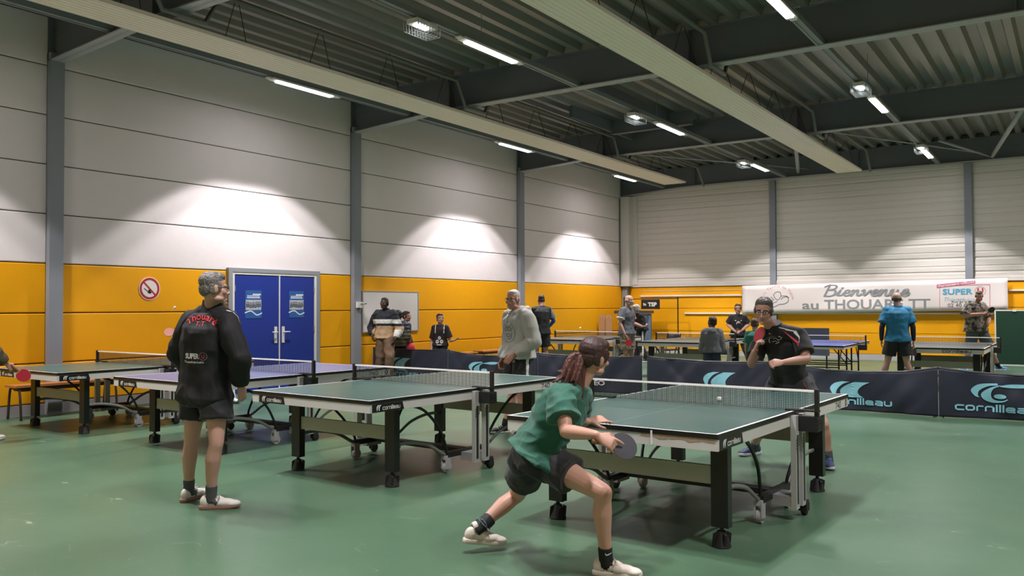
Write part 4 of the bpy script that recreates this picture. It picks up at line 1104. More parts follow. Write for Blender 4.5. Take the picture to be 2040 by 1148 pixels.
    def feet(s, upper, sole, sock=None, sock_h=.35, sole_col=None, sides='LR', accent=None):
        J, k = s.J, s.k
        for a in sides:
            an, f = J['a' + a], J['f' + a].normalized(); u = J.get('u' + a, V((0, 0, 1))); x = f.cross(u).normalized(); u = x.cross(f).normalized()
            P = lambda A, B, C: an + f * (A * k) + x * (B * k) + u * ((C - .088) * k)
            if sock:
                mb = MB(); q = lerp(an, J['k' + a], sock_h); n = 4; back = -f
                mb.tube([lerp(an - u * .03 * k, q, i / n) + back * (.004 * k * i / n) for i in range(n + 1)], [lerp(.042, .041 + .02 * max(0, sock_h - .12), i / n) * k * s.b for i in range(n + 1)], 16)
                mb.tube([an - u * .02 * k, an + f * .08 * k - u * .05 * k], [.043 * k, .036 * k], 12, round_ends=True)
                place_mesh('sock', solid(mb, s.vox * .8, 2, .0015, 25, s.seed), sock, s.root)
            mb = MB(); E = lambda A, B, C, r1, r2, r3: mb.ell(P(A, B, C), r2 * k, r1 * k, r3 * k, axes=(x, f, u))
            E(-.035, 0, .055, .045, .038, .052); E(.03, 0, .055, .08, .040, .043); E(.10, .004, .042, .085, .044, .034); E(.155, .004, .036, .062, .045, .027)
            mb.tube([P(-.03, 0, .10), P(.0, 0, .112)], [.036 * k, .038 * k], 12)
            sh = place_mesh('shoe', solid(mb, min(s.vox, .007) * .9, 3), upper, s.root)
            mb = MB(); out = [(-.085, 0), (-.075, .030), (-.03, .037), (.04, .036), (.11, .046), (.17, .042), (.205, .024), (.216, 0), (.205, -.026), (.17, -.040), (.11, -.042), (.04, -.034), (-.03, -.036), (-.075, -.030)]
            out = [q for q in spline(out + [out[0]], 3)][:-1]
            mb.rings([[P(A * g, B * g, z + max(0, A - .12) * .10) for A, B in out] for g, z in ((.97, .0), (1.01, .008), (1.0, .026), (.95, .030))])
            me = mb.mesh('sole', [], smooth=True); place_mesh('sole', me, sole, s.root, sh)
            mb = MB()
            for i in range(4):
                A = .045 + .022 * i; z = .103 - .011 * i
                mb.tube([P(A, -.03, z - .016), P(A + .004, 0, z), P(A, .03, z - .016)], .0038 * k, 6)
            mb.tube(spline([tuple(P(.05, 0, .10)), tuple(P(.055, .03, .115)), tuple(P(.07, .045, .095)), tuple(P(.06, .01, .10))], 4), .003 * k, 5)
            place_mesh('laces', mb.mesh('laces', [], smooth=True), accent or sole, s.root, sh)
    def decal(s, o, name, m, make, origin, x, y, off=.004, tol=.3, near=False):
        """printed shapes draped on a garment: make(mb, f) draws in the plane origin + x,y; projected along the plane's normal"""
        me = o.data; T = V(s.root.location); bv = BVHTree.FromPolygons([v.co + T for v in me.vertices], [tuple(p.vertices) for p in me.polygons])
        x = V(x).normalized(); y = V(y); y = (y - x * y.dot(x)).normalized(); d = -(x.cross(y)); origin = V(origin)
        def f(p):
            hit = bv.ray_cast(p - d * .5, d) if not near else (None,)
            if hit[0] is None or (hit[0] - p).length > tol:
                hit = bv.find_nearest(p)
            return hit[0] - d * off
        mb = MB(); make(mb, f, origin, x, y)
        me2 = mb.mesh(name, [], fix=False); return place_mesh(name, me2, m, s.root, o)
    def glasses(s, col='#1c1a1a', r=.0022):
        mb = MB(); H = s.H; h = s.hs
        for q in (-1, 1):
            n = 16; L = [H(q * .033 + .025 * math.copysign(abs(math.cos(2 * PI * i / n)) ** .7, math.cos(2 * PI * i / n)), .093 - .1 * (.033 - abs(q * .033)) , .002 + .018 * math.copysign(abs(math.sin(2 * PI * i / n)) ** .7, math.sin(2 * PI * i / n))) for i in range(n)]
            mb.tube(L + [L[0]], r * h, 6); mb.tube([H(q * .058, .092, .006), H(q * .074, .07, .008), H(q * .083, .0, .006), H(q * .084, -.02, -.006)], r * h, 6)
        mb.tube([H(-.009, .095, .006), H(0, .099, .008), H(.009, .095, .006)], r * h, 6)
        return place_mesh('glasses', mb.mesh('glasses', [], smooth=True), mat('frame_' + col[1:], col, .35), s.root)

def racket(label, p, axis, normal, c1='#b02434', c2='#1a1a1c', k=1.0, edge='#b98a58'):
    """p = middle of the grip; axis runs from grip to blade; c1 faces the normal"""
    axis = V(axis).normalized(); n = V(normal); n = (n - axis * n.dot(axis)).normalized(); x = axis.cross(n); p = V(p)
    M4 = Matrix((x, axis, n)).transposed().to_4x4(); M4.translation = p
    r = bpy.data.objects.new('table_tennis_racket', None); COL.objects.link(r); r.matrix_world = M4; tag(r, label, 'racket', 'table tennis rackets')
    N = 36; out = []
    for i in range(N):
        a = 2 * PI * i / N; out.append((.075 * math.cos(a) * k, (.128 + .079 * math.sin(a)) * k))
    mb = MB(); mb.rings([[V((a, b, z)) for a, b in out] for z in (-.0032, .0032)]); mb.box(-.013 * k, .013 * k, -.05 * k, .06 * k, -.0032, .0032)
    mb.build('blade', mat('blade_wood', edge, .5), r)
    for sg, c in ((1, c1), (-1, c2)):
        mb = MB(); rub = [(a * .985, .128 * k + (b - .128 * k) * .985) for a, b in out if b > .060 * k]
        rub = sorted(rub, key=lambda q: math.atan2(q[1] - .128 * k, q[0]))
        mb.rings([[V((a, b, z)) for a, b in rub] for z in (sg * .0033, sg * .0075)]); mb.build('rubber', mat('rubber_' + c[1:], c, .5), r)
    mb = MB(); mb.rings([[V((w * math.cos(2 * PI * i / 14) * k, y * k, t * math.sin(2 * PI * i / 14) * k)) for i in range(14)] for y, w, t in ((-.055, .017, .0125), (-.045, .0165, .012), (0, .0135, .0115), (.045, .0145, .0115), (.052, .014, .009))])
    mb.build('handle', mat('handle_wood', '#7d4a2e', .5), r, smooth=True)
    return r

def heading(base, deg):
    """world direction of someone at base who faces deg: 0 = to the camera, 90 = picture right, 180 = away"""
    c = V((base.x - CAM_P.x, base.y - CAM_P.y, 0)).normalized(); rt = V((c.y, -c.x, 0)); a = math.radians(deg)
    return (-c * math.cos(a) + rt * math.sin(a)).normalized()
def std(px, D, h, deg, hs=None, k=None, **ov):
    """standing pose; overrides are local points in metres for a 1.76 m body: (right, forward, up)"""
    q = at(px, 600, D); b = V((q.x, q.y, 0)); f = heading(b, deg); r = V((f.y, -f.x, 0)); k = k or h / 1.76; hs = hs or (1.0 if h > 1.55 else .93)
    W = lambda p: b + (r * p[0] + f * p[1]) * k + V((0, 0, p[2] * k))
    nk = (h - .262 * hs) / k
    L = dict(head=(0, .035, (h - .118 * hs) / k), neck=(0, -.005, nk), sL=(-.165, -.01, nk - .07), sR=(.165, -.01, nk - .07), eL=(-.225, -.05, nk - .35), eR=(.225, -.05, nk - .35), wL=(-.235, .06, nk - .58), wR=(.235, .06, nk - .58), hL=(-.085, 0, .93), hR=(.085, 0, .93), kL=(-.11, .03, .51), kR=(.11, .03, .51), aL=(-.13, -.02, .088), aR=(.13, -.02, .088))
    J = {}; extra = {}
    for n, p in ov.items():
        if n in L: L[n] = p
        elif isinstance(p, tuple) and len(p) == 3: extra[n] = (r * p[0] + f * p[1] + V((0, 0, p[2]))).normalized()
        else: extra[n] = p
    for n, p in L.items(): J[n] = W(p)
    J['hf'] = f; J['fL'] = (f - r * .25).normalized(); J['fR'] = (f + r * .25).normalized(); J['pL'] = r; J['pR'] = -r; J['_k'] = k; J['_hs'] = hs; J['_r'] = r; J['_f'] = f
    J.update(extra); return J
def debug(n, J):
    L = lambda a, b: (J[a] - J[b]).length
    print('FIG', n, 'ua %.2f %.2f fa %.2f %.2f th %.2f %.2f sh %.2f %.2f tor %.2f shw %.2f hipw %.2f neck-head %.2f' % (L('sL', 'eL'), L('sR', 'eR'), L('eL', 'wL'), L('eR', 'wR'), L('hL', 'kL'), L('hR', 'kR'), L('kL', 'aL'), L('kR', 'aR'), ((J['hL'] + J['hR']) / 2 - (J['sL'] + J['sR']) / 2).length, L('sL', 'sR'), L('hL', 'hR'), L('neck', 'head')))
def foot_at(px, py, k=1.0, lift=0): return on_floor(px, py) + V((0, 0, .088 * k + lift))
def flat_dir(p, q): d = on_floor(*q) - on_floor(*p); return d.normalized()
BLK = mat('cloth_black', '#141416', .75, sheen=.1); BLK2 = mat('cloth_jacket_black', '#0e0e10', .78)
WHT = mat('cloth_white', '#dedcd8', .7); REDC = mat('cloth_red', '#c2303a', .6); SHOE_W = mat('shoe_white', '#d7d3cb', .55); SOLE_W = mat('sole_white', '#d9d5cd', .6); SOLE_D = mat('sole_dark', '#3a2a28', .6)
SOCK_G = mat('sock_grey', '#4a4c50', .85); SOCK_B = mat('sock_black', '#151517', .85); PRW = mat('print_cloth_white', '#d5d5d2', .6); PRG = mat('print_cloth_grey', '#77787a', .7)
# ---------------------------------------------------------------- the young woman in green at the nearest table
J = dict(head=at(1184, 711, 4.86), neck=at(1153, 770, 4.86), sR=at(1117, 788, 4.72), sL=at(1157, 790, 5.02), eR=at(1128, 860, 4.57), wR=at(1187, 867, 4.40), eL=at(1142, 852, 5.20), wL=at(1168, 840, 5.02),
 hR=at(1087, 920, 4.84), hL=at(1053, 922, 4.97), kR=at(1202, 982, 4.60), kL=at(1031, 986, 5.32))
fr = on_floor(1208, 1150) ; fl = on_floor(946, 1098)
J['aR'] = V((fr.x, fr.y, .092)); J['aL'] = at(950, 1056, 5.16); 
J['fR'] = (CR * .93 - CF * .32); J['fR'].z = 0; J['fR'].normalize(); J['fL'] = V((CR.x * .9 + CF.x * .3, CR.y * .9 + CF.y * .3, 0)).normalized()
J['fL'] = (J['fL'] - V((0, 0, .16))).normalized(); J['uL'] = V((0, 0, 1))
J['hf'] = (CR * .80 + CF * .60 - CU * .12); J['hu'] = (CU * 1.0 + CR * .32)
J['dR'] = (CR * .86 - CU * .42 - CF * .1); J['pR'] = (-CU * .55 + CF * .75); J['csR'] = [.25, 1.1, 1.3, 1.4]; J['dL'] = (CR * .9 + CU * .12 + CF * .2); J['pL'] = (-CU * .8 + CF * .4); J['csL'] = [.2, .5, .7, .8]
J['bow'] = .035
debug('girl', J)
g = Fig('woman in green t-shirt and black shorts lunging at the nearest table, brown ponytail', J, .93, .96, .0045, 1, '#d2a18b', 1.0, True)
g.hair('#3a2320', 'pony', .0015)
g.body(lip='#b0736a')
tee = g.top('t_shirt', mat('cloth_green', '#185745', .75, sheen=.15), hem=.08, sleeve=.66, off=.034, vox=.0055, wr=.016, sleeve_r=1.25, wf=6.5, hemoff=.045, loose=1.08, stretch=(1.0, 1.0, 1.8))
g.bottom('shorts', BLK, length=.46, off=.022, vox=.0055, wr=.007, flare=2.0, waist=.16)
# ponytail, flicking to the left
pt = MB(); Hh = g.H
root = Hh(0, -.098, -.005)
rnd = random.Random(3)
for i in range(46):
    a = rnd.uniform(-1, 1); b = rnd.uniform(-1, 1); wv = rnd.uniform(.6, 1.3)
    e = root - CR * (.11 + .065 * a) - CU * (.15 + .07 * b) + CF * rnd.uniform(-.05, .03)
    if i % 3 == 0: e = root - CR * (.015 + .03 * a) - CU * (.26 + .03 * b) - CF * .01
    m1 = lerp(root, e, .35) + CU * .035 * wv - CR * (.02 * a); m2 = lerp(root, e, .72) - CU * .012 * wv - CF * .01
    c = spline([tuple(root), tuple(m1), tuple(m2), tuple(e)], 5); n = len(c)
    pt.tube(c, [.009 + .004 * math.sin(PI * min(1, .15 + j / n)) - .0055 * (j / n) for j in range(n)], 7, round_ends=True)
place_mesh('ponytail', solid(pt, .0034, 1, .0012, 60, 2, (1, 1, .3)), mat('hair_tail', '#55322c', .45, var=.4, vscale=40, bump=.5, bscale=120, stretch=(1, 1, .25)), g.root)
pt = MB(); c0 = root; 
ring = [c0 + g.hz * (.026 * math.cos(2 * PI * i / 16)) + g.hx * (.026 * math.sin(2 * PI * i / 16)) - g.hy * .004 for i in range(17)]; pt.tube(ring, .0045, 7)
place_mesh('hair_tie', pt.mesh('hair_tie', [], smooth=True), mat('hair_tie', '#6a5a58', .7), g.root)
g.feet(mat('shoe_cream', '#d8cfc4', .6), mat('sole_cream', '#cfc6bb', .6), SOCK_B, .20, sides='R')
g.feet(mat('shoe_cream', '#d8cfc4', .6), mat('sole_cream', '#cfc6bb', .6), None, sides='L')
mb = MB(); a, k_ = J['aL'], J['kL']
mb.tube([lerp(a, k_, t) for t in (-.05, .1, .22, .33)], [.042, .044, .046, .043], 16); me = solid(mb, .006, 2, .002, 30)
brc = place_mesh('ankle_brace', me, mat('brace_black', '#1b1d20', .7), g.root)
mb = MB()
d = (k_ - a).normalized(); u = d.orthogonal().normalized(); w = d.cross(u)
for t, sl in ((.10, .02), (.17, -.022)):
    c = lerp(a, k_, t); mb.tube([c + (u * math.cos(2 * PI * i / 20) + w * math.sin(2 * PI * i / 20)) * .0475 + d * (sl * math.cos(2 * PI * i / 20)) for i in range(21)], .0045, 6)
place_mesh('brace_strap', mb.mesh('brace_strap', [], smooth=True), mat('strap_grey_blue', '#53686e', .6), g.root, brc)
sk = [c for c in g.root.children if c.name.startswith('sock')][0]
q = lerp(J['aR'], J['kR'], .12)
g.decal(sk, 'tick_mark', PRW, lambda mb, f, o, x, y: ribbon(mb, spline([(-.018, .006), (-.010, -.003), (.022, .008)], 6), [.001] + [.0026] * 5 + [.0034] * 3 + [.003, .002, .001, .0008], o, x, y, f=f), q - CF * .08 + CR * .01, CR, CU, .002)
racket('black table tennis racket in the right hand of the woman in green', J['wR'] + J['dR'].normalized() * .07 + (-CU * .55 + CF * .75) * .030 - (CR * .93 - CU * .22 + CF * .28) * .035, CR * .93 - CU * .22 + CF * .28, -CF * .82 + CU * .5 + CR * .2, '#26272d', '#b03a30')

# ---------------------------------------------------------------- the man in black jacket, seen from behind
aL = foot_at(376, 998); aR = foot_at(420, 1014)
J = dict(head=at(427, 575, 6.32), neck=at(423, 609, 6.40), sL=at(383, 641, 6.48), sR=at(452, 642, 6.27), eL=at(352, 706, 6.58), eR=at(477, 712, 6.20), wL=at(384, 745, 6.75), wR=at(478, 765, 6.32),
 hL=at(392, 787, 6.45), hR=at(431, 788, 6.33), kL=at(381, 880, 6.46), kR=at(431, 884, 6.25), aL=aL, aR=aR)
J['fL'] = flat_dir((362, 1000), (406, 984)); J['fR'] = flat_dir((404, 1016), (475, 1013)); J['hf'] = (CR * .80 + CF * .55 - CU * .05); J['dR'] = -CU * .9 + CF * .25 + CR * .1; J['pR'] = -CR * .6 + CF * .4; J['cR'] = .6
debug('jacket', J)
g = Fig('grey haired man in black club jacket and shorts seen from behind', J, 1.0, 1.0, .006, 2, '#cfa391')
g.hair('#67645f', 'short', .006); g.body(); g.glasses('#2a2422')
jk = g.top('jacket', BLK2, hem=-.08, sleeve=1.95, off=.042, vox=.007, wr=.017, cuff=1, hemoff=.008, sleeve_r=.85, wf=7, stretch=(1, 1, .6), loose=1.03, fn=lambda t, u, v, p: 1 if (t > .82 and u > .19 and abs((p - J['sR']).dot(CF) - .01) < .012 and (p - J['sR']).dot(CU) > -.16) else 0, mats=[WHT])
mb = MB(); mb.tube([g.N - g.up * .05, g.N + g.up * .045], [.085, .072], 18); place_mesh('collar', solid(mb, .006, 3, .002), BLK2, g.root, jk)
g.bottom('shorts', BLK, length=.50, off=.032, vox=.007, wr=.008, flare=1.5)
g.feet(SHOE_W, mat('sole_gum', '#8f6b60', .6), SOCK_G, .22, accent=SOLE_W)
c, r_, f_ = g.frame(.8); bx_ = (CR * .95 + CF * .18).normalized()
g.decal(jk, 'club_name', mat('print_red', '#c8363c', .6), lambda mb, f, o, x, y: add_text(mb, 'Thouaré', o - x * .12, x, y, .052, .24, arc=.15, f=f, bold=.012), at(397, 637, 6.2), CR, CU)
g.decal(jk, 'club_initials', mat('print_red', '#c8363c'), lambda mb, f, o, x, y: add_text(mb, 'T.T', o - x * .04, x, y, .035, .08, f=f), at(396, 650, 6.2), CR, CU)
g.decal(jk, 'sponsor_name', PRW, lambda mb, f, o, x, y: add_text(mb, 'SUPER', o, x, y, .038, .125, bold=.04, f=f), at(364, 715, 6.2), CR, CU)
g.decal(jk, 'sponsor_town', PRW, lambda mb, f, o, x, y: add_text(mb, 'Thouaré-sur-Loire', o, x, y, .018, .17, f=f, bold=.01), at(361, 724, 6.2), CR, CU)
g.decal(jk, 'sponsor_emblem', mat('print_red', '#c8363c'), lambda mb, f, o, x, y: (add_text(mb, 'U', o - x * .012, x, y, .026, .024, bold=.03, f=f)), at(406, 713.5, 6.2), CR, CU)
g.decal(jk, 'sponsor_ring', PRG, lambda mb, f, o, x, y: fill(mb, [(.030 * math.cos(2 * PI * i / 20), .030 * math.sin(2 * PI * i / 20)) for i in range(21)], [(.026 * math.cos(2 * PI * i / 20), .026 * math.sin(2 * PI * i / 20)) for i in range(21)], o, x, y, f=f), at(406, 710, 6.2), CR, CU)

# ---------------------------------------------------------------- the man with glasses in black polo
aR = foot_at(1503, 906); aL = foot_at(1651, 930)
J = dict(head=at(1521, 620, 7.74), neck=at(1541, 649, 7.83), sR=at(1522, 668, 8.10), sL=at(1594, 668, 7.76), eR=at(1497, 725, 7.98), wR=at(1503, 700, 7.80), eL=at(1607, 716, 7.62), wL=at(1562, 722, 7.50),
 hR=at(1552, 768, 8.22), hL=at(1596, 767, 8.02), kR=at(1514, 850, 8.05), kL=at(1640, 846, 7.78), aR=aR, aL=aL)
J['fR'] = flat_dir((1512, 908), (1470, 914)); J['fL'] = flat_dir((1650, 928), (1658, 946)); J['hf'] = (-CR * .40 - CF * .85 - CU * .16); J['hu'] = CU + CR * .05
J['dL'] = -CR * .95 - CU * .05 - CF * .2; J['pL'] = CF * .6 - CU * .6; J['cL'] = 1.3; J['dR'] = CU * .75 + CR * .2 - CF * .3; J['pR'] = CR * .7 - CF * .3; J['cR'] = 1.3
debug('polo', J)
g = Fig('man with glasses in black polo shirt crouching behind the nearest table', J, 1.0, 1.02, .005, 3, '#c99985')
g.hair('#5a5350', 'short', .006); g.body(beard='#b88c79'); g.glasses('#1f1c1c', .0026)
def pol(t, u, v, p):
    au = abs(u)
    if t > .72 and v > -.06 and .155 < au + (1 - t) * .05 < .180 and t > .80: return 1
    if t > .66 and v > 0 and .120 < au + (.9 - t) * .0 < .136 and t < .93: return 2
    return 0
po = g.top('polo_shirt', BLK, hem=.10, sleeve=.72, off=.026, vox=.006, wr=.010, sleeve_r=1.25, wf=6)
mb = MB(); mb.tube([g.N - g.up * .035, g.N + g.up * .03], [.088, .074], 18); place_mesh('collar', solid(mb, .005, 2), BLK, g.root, po)
def shf(p):
    t, u, v = g.tor(p)
    return 1 if (abs(u) > .12 and abs(v - .06 - (abs(u) - .12) * .2) < .012 and -.2 < t < .02) else 0
g.bottom('shorts', BLK, length=.55, off=.032, vox=.006, wr=.008, flare=1.5, waist=.2)
g.feet(mat('shoe_navy', '#27365c', .6), mat('sole_pale', '#b9bcc0', .6), SOCK_G, .22, accent=mat('lace_dark', '#23252c', .7))
c, r_, f_ = g.frame(.72)
chest = c + f_ * .1
def tiger(mb, f, o, x, y):
    for st in ([(-.038, -.022), (-.042, .008), (-.022, .03), (.0, .038), (.03, .034), (.038, .015), (.015, .008), (.022, -.015), (.0, -.03)], [(-.015, .015), (0, .022), (.011, .011)], [(-.022, -.015), (-.004, -.004), (.008, -.015)], [(.0, .038), (.004, .047), (.015, .038)]):
        ribbon(mb, spline(st, 4), .0028, o, x, y, f=f)
g.decal(po, 'club_emblem', PRW, tiger, at(1557, 681, 7.70), CR, CU, .005, .3)
g.decal(po, 'sponsor_print', PRW, lambda mb, f, o, x, y: add_text(mb, 'SUPER', o, x, y, .018, .06, f=f, bold=.04), at(1528, 682, 7.70), CR, CU, .004, .3)
g.decal(po, 'sponsor_line', PRG, lambda mb, f, o, x, y: add_text(mb, 'Thouaré', o, x, y, .010, .06, f=f), at(1529, 686, 7.70), CR, CU, .004, .3)
def piping(o, name, m, pts, w, D):
    q = [at(a, b, D) for a, b in pts]; O = q[0]; P = spline([((p - O).dot(CR), (p - O).dot(CU)) for p in q], 6); n = len(P)
    g.decal(o, name, m, lambda mb, f, oo, x, y: ribbon(mb, P, [w * (.35 + .65 * math.sin(PI * min(1, i / n + .15))) for i in range(n)], oo, x, y, f=f), O, CR, CU, .004, .2, True)
piping(po, 'white_piping', PRW, [(1562, 645), (1573, 649), (1581, 658), (1584, 672)], .017, 7.6)
piping(po, 'red_piping', REDC, [(1565, 654), (1570, 664), (1573, 677)], .009, 7.55)
piping(po, 'white_piping', PRW, [(1526, 660), (1519, 668), (1515, 680)], .014, 7.7)
piping(po, 'red_piping', REDC, [(1527, 667), (1522, 676), (1519, 686)], .008, 7.7)
shp = [c for c in g.root.children if c.name.startswith('shorts')][0]
piping(shp, 'red_piping', REDC, [(1600, 748), (1601, 757), (1606, 764), (1614, 768)], .011, 7.72)
piping(shp, 'red_piping', REDC, [(1524, 752), (1530, 750), (1535, 748)], .011, 7.95)
racket('red table tennis racket raised in the hand of the man in black polo', J['wR'] + J['dR'].normalized() * .05 + CR * .01, CU * .8 + CR * .28 + CF * .45, -CR * .85 - CF * .4, '#a8243a', '#1a1a1c')

# ---------------------------------------------------------------- the man in grey hoodie
J = std(1031, 10.0, 1.72, 308, hf=(-.35, .93, -.05), head=(.0, .07, 1.625), eL=(-.30, -.02, 1.13), wL=(-.15, .17, .985), eR=(.26, -.06, 1.13), wR=(.25, .05, .90), dL=(.25, .5, -.6), pL=(.5, -.5, .0), cL=.5, dR=(0, .2, -1), pR=(-1, .1, 0), cR=1.0, kL=(-.12, .06, .51), kR=(.1, .0, .51), aR=(.14, .1, .088))
debug('hoodie', J)
g = Fig('white haired man in pale grey hoodie holding a racket low', J, J['_k'], 1.0, .006, 4, '#c48f7a', 1.04)
g.hair('#b9b5b0', 'buzz', .004); g.body(); g.glasses('#6a5f5a', .0014)
hd = g.top('hoodie', mat('cloth_hoodie_grey', '#adada5', .85, sheen=.2), hem=-.02, sleeve=1.93, off=.04, vox=.007, wr=.014, cuff=1, hemoff=.03, wf=5.5, loose=1.04)
mb = MB(); N_ = g.N; f_ = J['_f']; r_ = J['_r']
mb.tube(spline([tuple(N_ + f_ * .085 - V((0, 0, .03)) + r_ * .03), tuple(N_ + r_ * .095 - V((0, 0, .0))), tuple(N_ - f_ * .09 + r_ * .07 + V((0, 0, .03))), tuple(N_ - f_ * .12 + V((0, 0, .02))), tuple(N_ - f_ * .09 - r_ * .07 + V((0, 0, .03))), tuple(N_ - r_ * .095), tuple(N_ + f_ * .085 - V((0, 0, .03)) - r_ * .03)], 5), [.028] * 31, 10, round_ends=True)
mb.ell(N_ - f_ * .11 - V((0, 0, .04)), .11, .06, .09)
place_mesh('hood', solid(mb, .007, 3, .008, 9, 3), mat('cloth_hoodie_grey', '#adada5'), g.root, hd)
mb = MB()
for q in (-.03, .035): mb.tube(spline([tuple(N_ + f_ * .10 + r_ * q - V((0, 0, .03))), tuple(N_ + f_ * .145 + r_ * q - V((0, 0, .1))), tuple(N_ + f_ * .15 + r_ * q * 1.2 - V((0, 0, .17)))], 5), .005, 6)
place_mesh('drawstring', mb.mesh('drawstring', [], smooth=True), WHT, g.root, hd)
c, rr_, ff_ = g.frame(.62); C0 = c + ff_ * .17 
def crest(mb, f, o, x, y):
    n = 26; fill(mb, [(.105 * math.cos(2 * PI * i / n), .125 * math.sin(2 * PI * i / n)) for i in range(n + 1)], [(.098 * math.cos(2 * PI * i / n), .118 * math.sin(2 * PI * i / n)) for i in range(n + 1)], o, x, y, f=f)
    for st in ([(-.06, .04), (-.02, .055), (-.01, .02), (-.05, .015), (-.06, .04)], [(.06, .04), (.02, .055), (.01, .02), (.05, .015), (.06, .04)], [(-.03, -.04), (0, -.02), (.03, -.04), (0, -.06), (-.03, -.04)], [(-.05, -.02), (-.02, -.08), (.03, -.08), (.06, -.01)], [(-.05, .075), (0, .06), (.05, .08)]):
        ribbon(mb, spline(st, 4), .005, o, x, y, f=f)
g.decal(hd, 'crest_print', PRG, crest, C0, J['_f'].cross(V((0, 0, 1))) * -1, V((0, 0, 1)))
sid = g.J['hL']
def stripe(p):
    t, u, v = g.tor(p); w = v - .0
    return 1 if (u < -.09 and abs(w - .01) < .021 and abs((w - .01)) > .0) else 0
tr = g.bottom('shorts', BLK, length=.95, off=.03, vox=.007, wr=.008, fn=stripe, mats=[WHT])
g.feet(mat('shoe_black', '#1a1b1d', .6), SOLE_W, SOCK_B, .2)
c, rr_, ff_ = g.frame(-.12)
def marks(mb, f, o, x, y):
    for i in range(3): mb.face([f(o + x * (.016 * i + a) + y * b) for a, b in ((0, 0), (.011, 0), (.011 - .006, .012 + .012 * i), (-.006, .012 + .012 * i))])
g.decal(tr, 'three_bar_mark', PRW, marks, c + ff_ * .17 - rr_ * .06, J['_f'].cross(V((0, 0, 1))) * -1, V((0, 0, 1)))
racket('dark table tennis racket held low by the man in grey hoodie', J['wR'] + V((0, 0, -.055)) - CR * .015, -CU * .72 + CF * .5 - CR * .28, -CR * .9 - CF * .35, '#23242a', '#23242a')
# ---------------------------------------------------------------- people farther back
def fig(label, J, **kw):
    debug(label[:20], J); return Fig(label, J, J['_k'], J['_hs'], **kw)
DARKTR = mat('cloth_charcoal', '#1d1e22', .75); NV = mat('cloth_navy', '#1b2234', .75)
# spectator in colour-block hoodie
J = std(767, 16.72, 1.70, 338, eR=(.34, -.10, 1.14), wR=(.24, .10, .98), eL=(-.30, -.06, 1.12), wL=(-.27, .10, .92), dR=(-.3, .4, -.7), kL=(-.20, .25, .55), aL=(-.15, .18, .088), kR=(.08, .05, .51), cR=.8)
g = fig('man in black, white and beige hoodie standing in front of the whiteboard', J, skin='#4a2f27', seed=5, vox=.008)
g.hair('#17120f', 'buzz', .003); g.body(lip='#6a3d36'); g.glasses('#2a2422', .0018)
hd = g.top('hoodie', mat('cloth_blue_black', '#1b1f27', .8), hem=-.02, sleeve=1.9, off=.045, wr=.012, hemoff=.01, cuff=1, fn=lambda t, u, v, p: 0 if (t > .78 or (u > .235 and t > .1)) else (1 if t > .60 or (u < -.22 and t < .35 and t > .02) else (2 if t > .50 else (0 if (abs(u) > .2 and t < .03) else 3))), mats=[WHT, BLK, mat('cloth_beige', '#b59673', .8)])
mb = MB(); mb.tube(spline([tuple(g.N + J['_f'] * .07 + J['_r'] * .05 - V((0, 0, .03))), tuple(g.N + J['_r'] * .09), tuple(g.N - J['_f'] * .1 + V((0, 0, .03))), tuple(g.N - J['_r'] * .09), tuple(g.N + J['_f'] * .07 - J['_r'] * .05 - V((0, 0, .03)))], 5), .028, 10, round_ends=True)
place_mesh('hood', solid(mb, .009, 3), mat('cloth_blue_black', '#1b1f27'), g.root, hd)
g.bottom('trousers', mat('cloth_brown', '#66503b', .8, var=.1), length=1.93, off=.035, wr=.016, flare=1.1, wf=6)
g.feet(mat('shoe_black', '#1a1b1d'), SOLE_D)
# two children by the whiteboard
J = std(793, 17.46, 1.43, 172)
g = fig('child in navy and olive puffer jacket seen from behind', J, skin='#a9755c', seed=6)
g.hair('#15110f', 'curly', .004); g.body()
def quilt(t, u, v, p): return 1 if t > .72 else (0)
pj_ = g.top('puffer_jacket', mat('cloth_olive', '#4f4a35', .6), hem=-.15, sleeve=1.9, off=.055, wr=.004, fn=quilt, mats=[mat('cloth_navy_puffer', '#1f2638', .6)])
for v in pj_.data.vertices: v.co += v.normal * (.014 * abs(math.sin(v.co.z * 42)) - .007)
g.bottom('trousers', DARKTR, length=1.93, off=.03); g.feet(mat('shoe_black', '#1a1b1d'), SOLE_D)
J = std(808, 18.0, 1.42, 60)
g = fig('dark haired child beside the puffer jacket child, mostly hidden', J, skin='#b98a70', seed=7, build=.9)
g.hair('#1c1512', 'short', .004); g.body(); g.top('jacket', NV, hem=-.1, sleeve=1.9, off=.025, wr=.006); g.bottom('trousers', DARKTR, length=1.93, off=.03); g.feet(mat('shoe_black', '#1a1b1d'), SOLE_D)
o = MB().ell((0, 0, 0), .13, .12, .17, u=18, v=10); 
r = thing('backpack', 'red bag on a stool beside the puffer jacket child', 'bag', (*at(819, 690, 17.3).xy, .0))
mb = MB(); mb.ell((0, 0, .58), .09, .10, .19); mb.box(-.07, .07, -.09, .09, .40, .58); place_mesh('bag_body', solid(mb, .015, 4, .01, 8), mat('bag_red', '#c8283a', .6), r) if False else None
me = solid(mb, .015, 4, .01, 8); me.materials.append(mat('bag_red', '#c8283a', .6)); link('bag_body', me, r)
mb = MB().tube(spline([(0, -.03, .74), (0, -.02, .82), (0, .02, .82), (0, .03, .74)], 5), .012, 8); mb.build('bag_handle', mat('bag_handle', '#8e1e2c', .6), r, smooth=True)
mb = MB(); mb.box(-.12, .12, -.12, .12, .36, .39); [mb.tube([(a, b, .0), (a, b, .37)], .015, 8) for a in (-.1, .1) for b in (-.1, .1)]
st = mb.build('stool', BRACK, None); st.location = (*at(819, 690, 17.3).xy, 0); tag(st, 'low stool carrying the red bag behind the barrier', 'stool')
